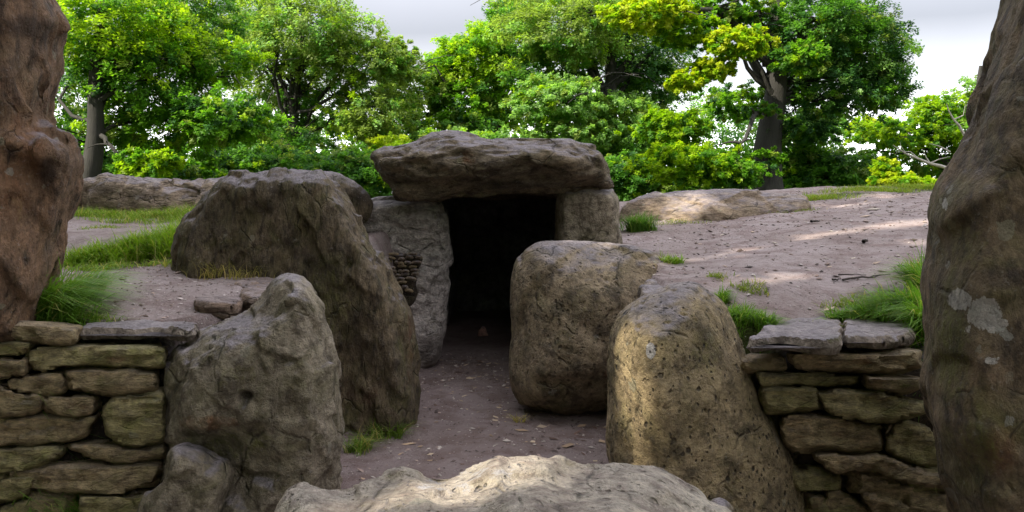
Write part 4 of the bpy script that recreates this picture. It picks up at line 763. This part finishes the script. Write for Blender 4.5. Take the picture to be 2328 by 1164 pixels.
# ------------------------------------------------------------------ trees
PAL_ = {'yg': ((0.230, 0.390, 0.013), (0.345, 0.468, 0.017)), 'yel': ((0.36, 0.46, 0.02), (0.47, 0.50, 0.03)), 'g': ((0.081, 0.221, 0.022), (0.149, 0.312, 0.022)),
        'dk': ((0.034, 0.098, 0.039), (0.057, 0.156, 0.050)), 'ol': ((0.127, 0.195, 0.050), (0.196, 0.286, 0.066)), 'pg': ((0.149, 0.286, 0.099), (0.230, 0.390, 0.132)), 'mid': ((0.057, 0.169, 0.028), (0.103, 0.234, 0.033))}
for k_ in ('g', 'mid', 'ol', 'pg', 'dk'): PAL_[k_] = tuple(tuple(v * f_ for v, f_ in zip(c_, (1.3, 1.2, 1.1))) for c_ in PAL_[k_])
GAPS = []                                                   # (point, radius): rays towards the sun kept clear of leaves
def foliage(blobs, leaf, r, nsp_scale=1.0, gaps=False):
    """blobs: (x,y,z, rx,ry,rz, n sprays, leaves per spray, palette)"""
    VV = []; CC = []
    for (x, y, z, rx, ry, rz, ns, nl, pal) in blobs:
        ns = max(1, int(ns * nsp_scale * (1.0 if gaps else 3.6))); nl = int(nl * (1.0 if gaps else 1.3)); leaf = leaf
        d = r.normal(size=(ns, 3)); d /= np.linalg.norm(d, axis=1)[:, None]; rad = r.uniform(0.25, 1.0, ns) ** 0.6
        rad *= 1 + 0.35 * fbm(d * 1.7 + x, 3, int(abs(x * 10)) % 50)
        c = np.array([x, y, z]) + d * rad[:, None] * np.array([rx, ry, rz])
        out = d.copy(); out[:, 2] *= 0.3; out[:, 2] -= 0.35; out += r.normal(0, 0.25, (ns, 3)); out /= np.linalg.norm(out, axis=1)[:, None]   # spray axis, drooping outward
        side = np.cross(out, [0, 0, 1.0]); side /= np.linalg.norm(side, axis=1)[:, None] + 1e-9; nrm = np.cross(side, out)
        L = min(rx, rz) * (0.42 if gaps else 0.31) * r.uniform(0.6, 1.3, ns)
        p0, p1 = np.array(PAL_[pal][0]), np.array(PAL_[pal][1]); m = np.clip(0.5 + 0.45 * fbm(c * 0.8, 2, 3) + r.normal(0, .2, ns), 0, 1)[:, None]; sc = (p0 * (1 - m) + p1 * m)
        for fr_, nb in ((0.16, {'yel': 'yg', 'dk': 'g'}.get(pal, 'mid')), (0.16, {'yel': 'g', 'dk': 'mid', 'yg': 'g'}.get(pal, 'ol')), (0.07, {'yel': 'yg', 'dk': 'ol'}.get(pal, 'yg')), (0.18, {'yel': 'yg', 'yg': 'mid', 'mid': 'dk', 'g': 'dk'}.get(pal, 'pg'))):
            alt = r.random(ns) < fr_; am = PAL_[nb]; sc[alt] = (np.array(am[0]) + np.array(am[1])) * .5
        n = ns * nl; k = np.repeat(np.arange(ns), nl)
        a = r.uniform(-0.3, 1.0, n); b = r.normal(0, 0.33, n) * (1.05 - np.clip(a, 0, 1) * 0.6); h = r.normal(0, 0.10 if gaps else 0.2, n)
        q = c[k] + (out[k] * a[:, None] + side[k] * b[:, None] + nrm[k] * h[:, None]) * L[k][:, None]
        nn = nrm[k] + r.normal(0, 0.45, (n, 3)); nn /= np.linalg.norm(nn, axis=1)[:, None]
        ax = out[k] + side[k] * r.uniform(-.9, .9, n)[:, None] + r.normal(0, .3, (n, 3)); ax -= nn * (ax * nn).sum(1)[:, None]; ax /= np.linalg.norm(ax, axis=1)[:, None]
        sd = np.cross(nn, ax); s = leaf * (1.0 if gaps else 0.57) * r.uniform(0.6, 1.3, n)
        if gaps:
            keep = np.ones(n, bool); sv = np.array(SUN)
            for g, gr in GAPS:
                w = q - np.array(g); t = w @ sv; dd = np.linalg.norm(w - t[:, None] * sv, axis=1); keep &= ~((dd < gr) & (t > 0))
            q, nn, ax, sd, s, k = q[keep], nn[keep], ax[keep], sd[keep], s[keep], k[keep]; n = len(q)
        A = ax * s[:, None]; B = sd * s[:, None] * 0.36
        v = np.stack([q, q + A * .6 + B * 1.25, q + A - B], 1); VV.append(v.reshape(-1, 3))
        cl = sc[k] * r.uniform(0.75, 1.25, n)[:, None]; cl = np.concatenate([cl, np.ones((n, 1))], 1); CC.append(np.repeat(cl, 3, 0))
    V = np.concatenate(VV); return V, np.arange(len(V)).reshape(-1, 3), np.concatenate(CC)
def limb_path(a, b, r, n=9, sag=0.12, sway=0.035):
    a = np.array(a, float); b = np.array(b, float); t = np.linspace(0, 1, n)[:, None]; L = np.linalg.norm(b - a)
    w = np.cumsum(r.normal(0, sway * L, (n, 3)), 0); w = w - w[0] - t * (w[-1] - w[0])
    arc = np.array([0, 0, 1.0]) * np.sin(t * np.pi) * L * sag
    return a + (b - a) * t + arc + w
def tree(name, label, base, top, r0, blobs, leaf, seed, cat='tree', group=None, limbs=14, gaps=False, fork=0.35, bark='bark', extra_limbs=()):
    r = np.random.default_rng(seed); base = np.array(base, float); top = np.array(top, float)
    e = empty(name, tuple(base)); tag(e, label, cat, group)
    tp = limb_path(base, top, r, 12, 0.0, 0.006); H = np.linspace(0, 1, 12)
    v, f = tube([(tp, r0 * (1 - 0.75 * H) * (1 + 0.6 * np.exp(-H * 14)))], 10); link('trunk', mesh_np('trunk', v, f, M[bark]), e, tuple(base))
    paths = []
    wts = np.array([b[6] for b in blobs], float); wts /= wts.sum()
    for i in range(limbs):
        b = blobs[r.choice(len(blobs), p=wts)]
        q = np.array(b[:3]) + r.normal(0, .4, 3) * np.array(b[3:6])
        hh = np.clip(r.uniform(fork, 0.95), 0, 1); ki = int(hh * 11); st = tp[ki]
        if st[2] > q[2] + 0.6: st = tp[max(int(fork * 11), 0)]
        rr = r0 * (1 - 0.75 * hh) * 0.5; lp = limb_path(st, q, r); paths.append((lp, np.linspace(rr, rr * .18, 9)))
        for j in range(4):
            kk = r.integers(3, 9); q2 = lp[kk] + r.normal(0, .5, 3) * np.array(b[3:6]) * (1, 1, .7); paths.append((limb_path(lp[kk], q2, r, 6), np.linspace(rr * .35, rr * .08, 6)))
    for (a, b, ra) in extra_limbs: paths.append((limb_path(a, b, r), np.linspace(ra, ra * .3, 9)))
    v, f = tube(paths, 6); link('branches', mesh_np('branches', v, f, M[bark]), e, tuple(base))
    v, f, c = foliage(blobs, leaf, r, gaps=gaps); link('crown', mesh_np('crown', v, f, M['leaf'], {'tint': c}, smooth=False), e, tuple(base))
    return e
def B(px, py, D, rx, rz, n, pal, ry=None, nl=46):              # rx, rz in photo pixels
    q = P(px, py, D); k = D / F; return (q[0], q[1], q[2], rx * k, (ry if ry else (rx + rz) * .5 * k), rz * k, n, nl, pal)
TG = 'beech trees behind the barrow'
tree('beech_tree', 'leafy beech at the far left with a dark leaning trunk and yellow green upper sprays', P(190, 470, 18.6), P(245, -120, 18.6), 0.24,
     [B(260, 60, 19, 170, 110, 130, 'yg'), B(150, 200, 22, 90, 110, 60, 'g'), B(330, 170, 19.5, 170, 90, 110, 'g'), B(430, 60, 21, 120, 90, 80, 'mid'), B(360, 290, 20, 170, 60, 90, 'g'), B(500, 270, 19, 130, 60, 90, 'g'), B(340, 370, 18, 80, 34, 46, 'yg'), B(250, 350, 22, 130, 60, 60, 'mid'), B(300, -100, 21, 260, 90, 90, 'yg'), B(480, 130, 20, 110, 60, 50, 'yg')],
     0.15, 101, group=TG, limbs=16)
tree('beech_tree', 'olive green beech left of centre whose dark limbs fan out against blue sky', P(652, 470, 29), P(690, 20, 29), 0.27,
     [B(700, 70, 28, 160, 90, 130, 'ol'), B(640, 180, 30, 120, 70, 60, 'ol'), B(820, 140, 28, 120, 60, 80, 'ol'), B(540, 60, 30, 110, 80, 60, 'mid'), B(900, 130, 29, 60, 40, 35, 'ol'), B(760, 250, 30, 150, 60, 70, 'mid'), B(860, 260, 28, 90, 70, 70, 'ol'), B(620, 330, 29, 130, 60, 70, 'mid'), B(650, -60, 29, 160, 70, 50, 'ol')],
     0.19, 102, group=TG, limbs=22)
tree('beech_tree', 'bright green beech in the middle, just right of the sky gap', P(1120, 470, 33), P(1160, 10, 33), 0.25,
     [B(1080, 130, 32, 85, 70, 90, 'yg'), B(1160, 90, 33, 80, 90, 70, 'g'), B(1010, 150, 33, 40, 40, 30, 'yg'), B(1060, 240, 32, 90, 60, 80, 'g'), B(940, 200, 32, 90, 60, 70, 'ol'), B(1150, 230, 33, 80, 60, 60, 'yg'), B(1020, 290, 31, 130, 40, 60, 'mid'), B(1180, 20, 34, 70, 50, 40, 'ol')],
     0.22, 103, group=TG, limbs=16)
tree('beech_tree', 'blue green beech behind the capstone with several dark stems', P(1385, 470, 27), P(1400, -40, 27), 0.34,
     [B(1290, 60, 26, 150, 80, 120, 'ol'), B(1450, 90, 28, 120, 100, 110, 'dk'), B(1250, 160, 27, 100, 60, 60, 'mid'), B(1480, 190, 28, 90, 60, 60, 'dk'), B(1270, 230, 25, 110, 55, 100, 'pg'), B(1400, 260, 26, 90, 50, 70, 'pg'), B(1330, 300, 25, 130, 30, 60, 'pg'), B(1350, -60, 27, 240, 80, 70, 'ol'), B(1440, 330, 26, 90, 60, 60, 'mid')],
     0.18, 104, group=TG, limbs=18, fork=0.4, extra_limbs=[(P(1375, 230, 27), P(1450, 20, 27), .16), (P(1372, 220, 27), P(1300, 40, 27), .14), (P(1385, 215, 27), P(1520, 100, 27), .12)])
tree('beech_tree', 'largest beech at right, thick dark trunk with yellow green sprays in front', P(1735, 470, 18.5), P(1775, -160, 18.5), 0.36,
     [B(1480, 30, 17, 100, 40, 70, 'yel'), B(1560, 70, 17.5, 100, 40, 55, 'yg'), B(1680, 95, 16.8, 70, 34, 60, 'yel'), B(1620, 150, 17, 50, 26, 36, 'yel'), B(1560, 185, 17, 45, 20, 28, 'yel'), B(1650, 15, 18, 110, 35, 50, 'g'), B(1850, 60, 18.5, 130, 80, 110, 'mid'), B(1960, 100, 19, 110, 90, 120, 'dk'), B(1880, 200, 19, 120, 70, 90, 'dk'), B(2010, 190, 19, 60, 70, 55, 'dk'), B(1820, 130, 17.5, 60, 40, 40, 'g'), B(1680, 230, 19.8, 90, 40, 45, 'g'), B(1830, 290, 18.5, 80, 40, 45, 'dk'),
      B(1530, 290, 17.5, 80, 40, 75, 'yg'), B(1560, 370, 17, 120, 45, 100, 'yg'), B(1800, 330, 20, 70, 60, 55, 'g'), B(1735, 360, 17.8, 50, 26, 16, 'g'), B(1740, 250, 17.8, 40, 20, 10, 'mid'), B(1660, 390, 17, 90, 34, 60, 'g'), B(1800, -120, 19, 300, 90, 120, 'mid')],
     0.13, 105, group=TG, limbs=20, fork=0.42, extra_limbs=[(P(1745, 180, 18.5), P(1900, 30, 18.5), .13), (P(1742, 190, 18.5), P(1600, 10, 18.5), .12), (P(1745, 150, 18.5), P(1700, -60, 18.5), .12), (P(1745, 200, 18.5), P(1960, 130, 19), .12)])
tree('leaning_tree', 'yellow green layered tree beyond the crest at right, partly behind the mossy standing stone', P(2190, 480, 24), P(2230, 150, 24), 0.2,
     [B(2060, 300, 24, 130, 34, 90, 'yg'), B(2130, 250, 24, 70, 40, 50, 'yg'), B(2200, 290, 24, 100, 60, 70, 'g'), B(2060, 370, 25, 120, 40, 70, 'g'), B(1980, 290, 25, 50, 28, 26, 'yel'), B(2180, 390, 25, 100, 50, 60, 'g'), B(2250, 200, 26, 80, 40, 30, 'pg')],
     0.15, 106, cat='tree', limbs=10)
def bush(label, blobs, seed, leaf=0.13, name='bush', group=None, limbs=5):
    b = blobs[0]; base = (b[0], b[1], 0.15)
    return tree(name, label, base, (b[0] + .1, b[1], b[2] + b[5] * .3), 0.06, blobs, leaf, seed, 'bush', group, limbs=limbs, fork=.1)
bush('glowing yellow bush on the crest beside the mossy standing stone', [B(2040, 420, 15, 60, 32, 50, 'yel', nl=60), B(2010, 380, 15, 24, 26, 16, 'yel', nl=60), B(2100, 425, 15, 44, 22, 30, 'yel', nl=60), B(2060, 450, 15, 80, 30, 30, 'yel')], 201, 0.10)
UG = 'shrubs under the trees behind the barrow'
bush('dark shrub under the largest beech, left of the yellow bush', [B(1880, 390, 20, 110, 60, 130, 'mid'), B(1800, 420, 20, 90, 40, 70, 'g'), B(1950, 420, 20, 70, 40, 60, 'mid')], 202, 0.15, group=UG)
bush('dark green shrub just right of the capstone', [B(1420, 400, 21, 80, 50, 110, 'mid'), B(1500, 420, 21, 80, 34, 60, 'g')], 203, 0.15, group=UG)
bush('sunlit green shrub above the low smooth slab', [B(1620, 415, 22, 110, 34, 90, 'g'), B(1700, 430, 22, 90, 30, 60, 'yg')], 204, 0.15, group=UG)
bush('dense shrub filling the gap between the pointed stone and the capstone', [B(800, 400, 22, 110, 60, 150, 'mid'), B(870, 430, 22, 80, 40, 60, 'mid'), B(900, 345, 24, 60, 40, 40, 'yel')], 205, 0.15, group=UG)
bush('shadowy shrub above the peak of the slanting slab', [B(620, 380, 24, 120, 50, 110, 'mid'), B(520, 390, 24, 100, 40, 80, 'g')], 206, 0.16, group=UG)
bush('green shrub behind the long undulating stone', [B(400, 400, 22, 110, 40, 90, 'g'), B(450, 350, 23, 60, 40, 40, 'g'), B(340, 420, 22, 80, 24, 40, 'g')], 207, 0.15, group=UG)
bush('dark shrub between the rusty standing stone and the long undulating stone', [B(230, 390, 23, 100, 50, 90, 'mid'), B(130, 350, 23, 70, 80, 60, 'ol'), B(180, 430, 23, 60, 40, 30, 'mid')], 208, 0.16, group=UG)
bush('blue green shrub hanging over the top of the capstone', [B(1040, 330, 28, 130, 40, 80, 'pg'), B(1180, 330, 28, 120, 40, 80, 'pg'), B(1300, 330, 28, 120, 40, 70, 'pg')], 209, 0.18, group=UG)
bush('distant blue green shrub filling the background left of centre', [B(760, 320, 40, 180, 60, 100, 'mid'), B(560, 300, 40, 150, 70, 70, 'mid'), B(950, 330, 40, 110, 40, 50, 'mid')], 210, 0.26, group=UG)
bush('distant dark shrub filling the background right of centre', [B(1600, 300, 40, 220, 90, 110, 'mid'), B(1400, 320, 42, 120, 50, 40, 'mid'), B(1780, 400, 40, 120, 40, 50, 'dk'), B(1850, 300, 42, 110, 60, 40, 'mid')], 211, 0.26, group=UG)
# bare bleached branches on the right
r = np.random.default_rng(3); ps = []
def dead(pts, r0):
    pts = [P(a, b, 20) for a, b in pts]; t = np.linspace(0, 1, len(pts)); ps.append((np.array(pts), r0 * (1 - .8 * t)))
dead([(2180, 392), (2140, 378), (2115, 372), (2090, 362), (2060, 350), (2045, 340), (2030, 330)], 0.05)
dead([(2115, 372), (2106, 358), (2100, 345)], 0.02); dead([(2090, 362), (2070, 345), (2040, 344)], 0.018); dead([(2112, 372), (2135, 362), (2160, 356)], 0.022); dead([(2060, 350), (2048, 332), (2046, 322)], .014)
dead([(2200, 320), (2180, 285), (2168, 272), (2156, 250), (2152, 236)], 0.04); dead([(2168, 272), (2190, 262), (2195, 235)], .02); dead([(2160, 345), (2135, 332), (2112, 326)], .02)
v, f = tube(ps, 6); q = P(2180, 392, 20)
dt = link('dead_branch', mesh_np('dead_branch', v, f, M['deadwood']), origin=tuple(q)); tag(dt, 'bleached leafless branches beside the right standing stone', 'branch')

# shade trees that stand left of and behind the viewer; sunlight reaches the barrow only through gaps in their leaves
def gap(px, py, D, r): GAPS.append((P(px, py, D), r + 0.25))
for a in ((1445, 740, 3.74, .09), (1455, 820, 3.65, .11), (1445, 910, 3.67, .10), (1435, 1000, 3.72, .07), (1040, 1090, 2.40, .10), (1190, 1050, 2.38, .12), (930, 1105, 2.32, .07), (1130, 1120, 2.2, .10), (1000, 1140, 2.12, .08),
          (1570, 450, 8.8, .14), (1590, 480, 8.7, .16), (1560, 500, 8.7, .13), (1660, 640, 4.9, .05), (1760, 636, 4.98, .05), (1850, 628, 5.06, .04), (1950, 520, 7.2, .07), (2040, 512, 7.3, .11), (2100, 505, 7.3, .09), (1840, 535, 6.95, .05),
          (1700, 560, 6.4, .10), (590, 628, 4.8, .11), (640, 622, 4.8, .09), (1400, 560, 5.9, .16), (1480, 575, 5.9, .12), (2080, 560, 6.3, .1)): gap(*a)
rr_ = np.random.default_rng(77); bl = []
for a_ in np.arange(50, 311, 5.5):                            # azimuth from the viewing direction, clockwise
    for z_ in (2.0, 5.5, 9.0):
        t_ = math.radians(a_ + rr_.uniform(-2, 2)); R_ = 30 + rr_.uniform(-3, 3); bl.append((R_ * math.sin(t_), 5 + R_ * math.cos(t_), z_, 2.8, 2.8, 2.6, 22, 34, ('mid', 'g', 'ol')[rr_.integers(3)]))
v, f, c = foliage(bl, 0.62, rr_, gaps=True)
tag(link('woodland', mesh_np('woodland', v, f, M['leaf'], {'tint': c}, smooth=False)), 'ring of woodland enclosing the clearing beyond the picture edges', 'woodland', kind='stuff')
SG = 'beeches standing left of the viewer'
k = 0
for (bx, y0) in ((-4.0, -8.0), (-6.5, -4.2), (-9.0, -0.5), (-11.5, 3.2), (-14.0, 7.0)):
    r = np.random.default_rng(500 + k)
    bl = [(bx + r.normal(0, .6), y0 + r.normal(0, .6), z_, 3.4, 3.4, 2.4, 150, 44, 'mid') for z_ in (5.5, 8.0, 10.5, 13.0, 15.5)]
    tree('beech_tree', ['beech outside the picture behind the viewer on the left', 'beech outside the picture nearer behind the viewer on the left', 'beech outside the picture directly left of the viewer', 'beech outside the picture left of the burial chamber', 'beech outside the picture left of the far end of the mound'][k],
         (bx, y0, 0), (bx + .5, y0, 12), 0.4, bl, 0.36, 600 + k, group=SG, limbs=8, gaps=True)
    k += 1
print('TRIS', sum(len(o.data.loops) - 2 * len(o.data.polygons) for o in bpy.data.objects if o.type == 'MESH'))
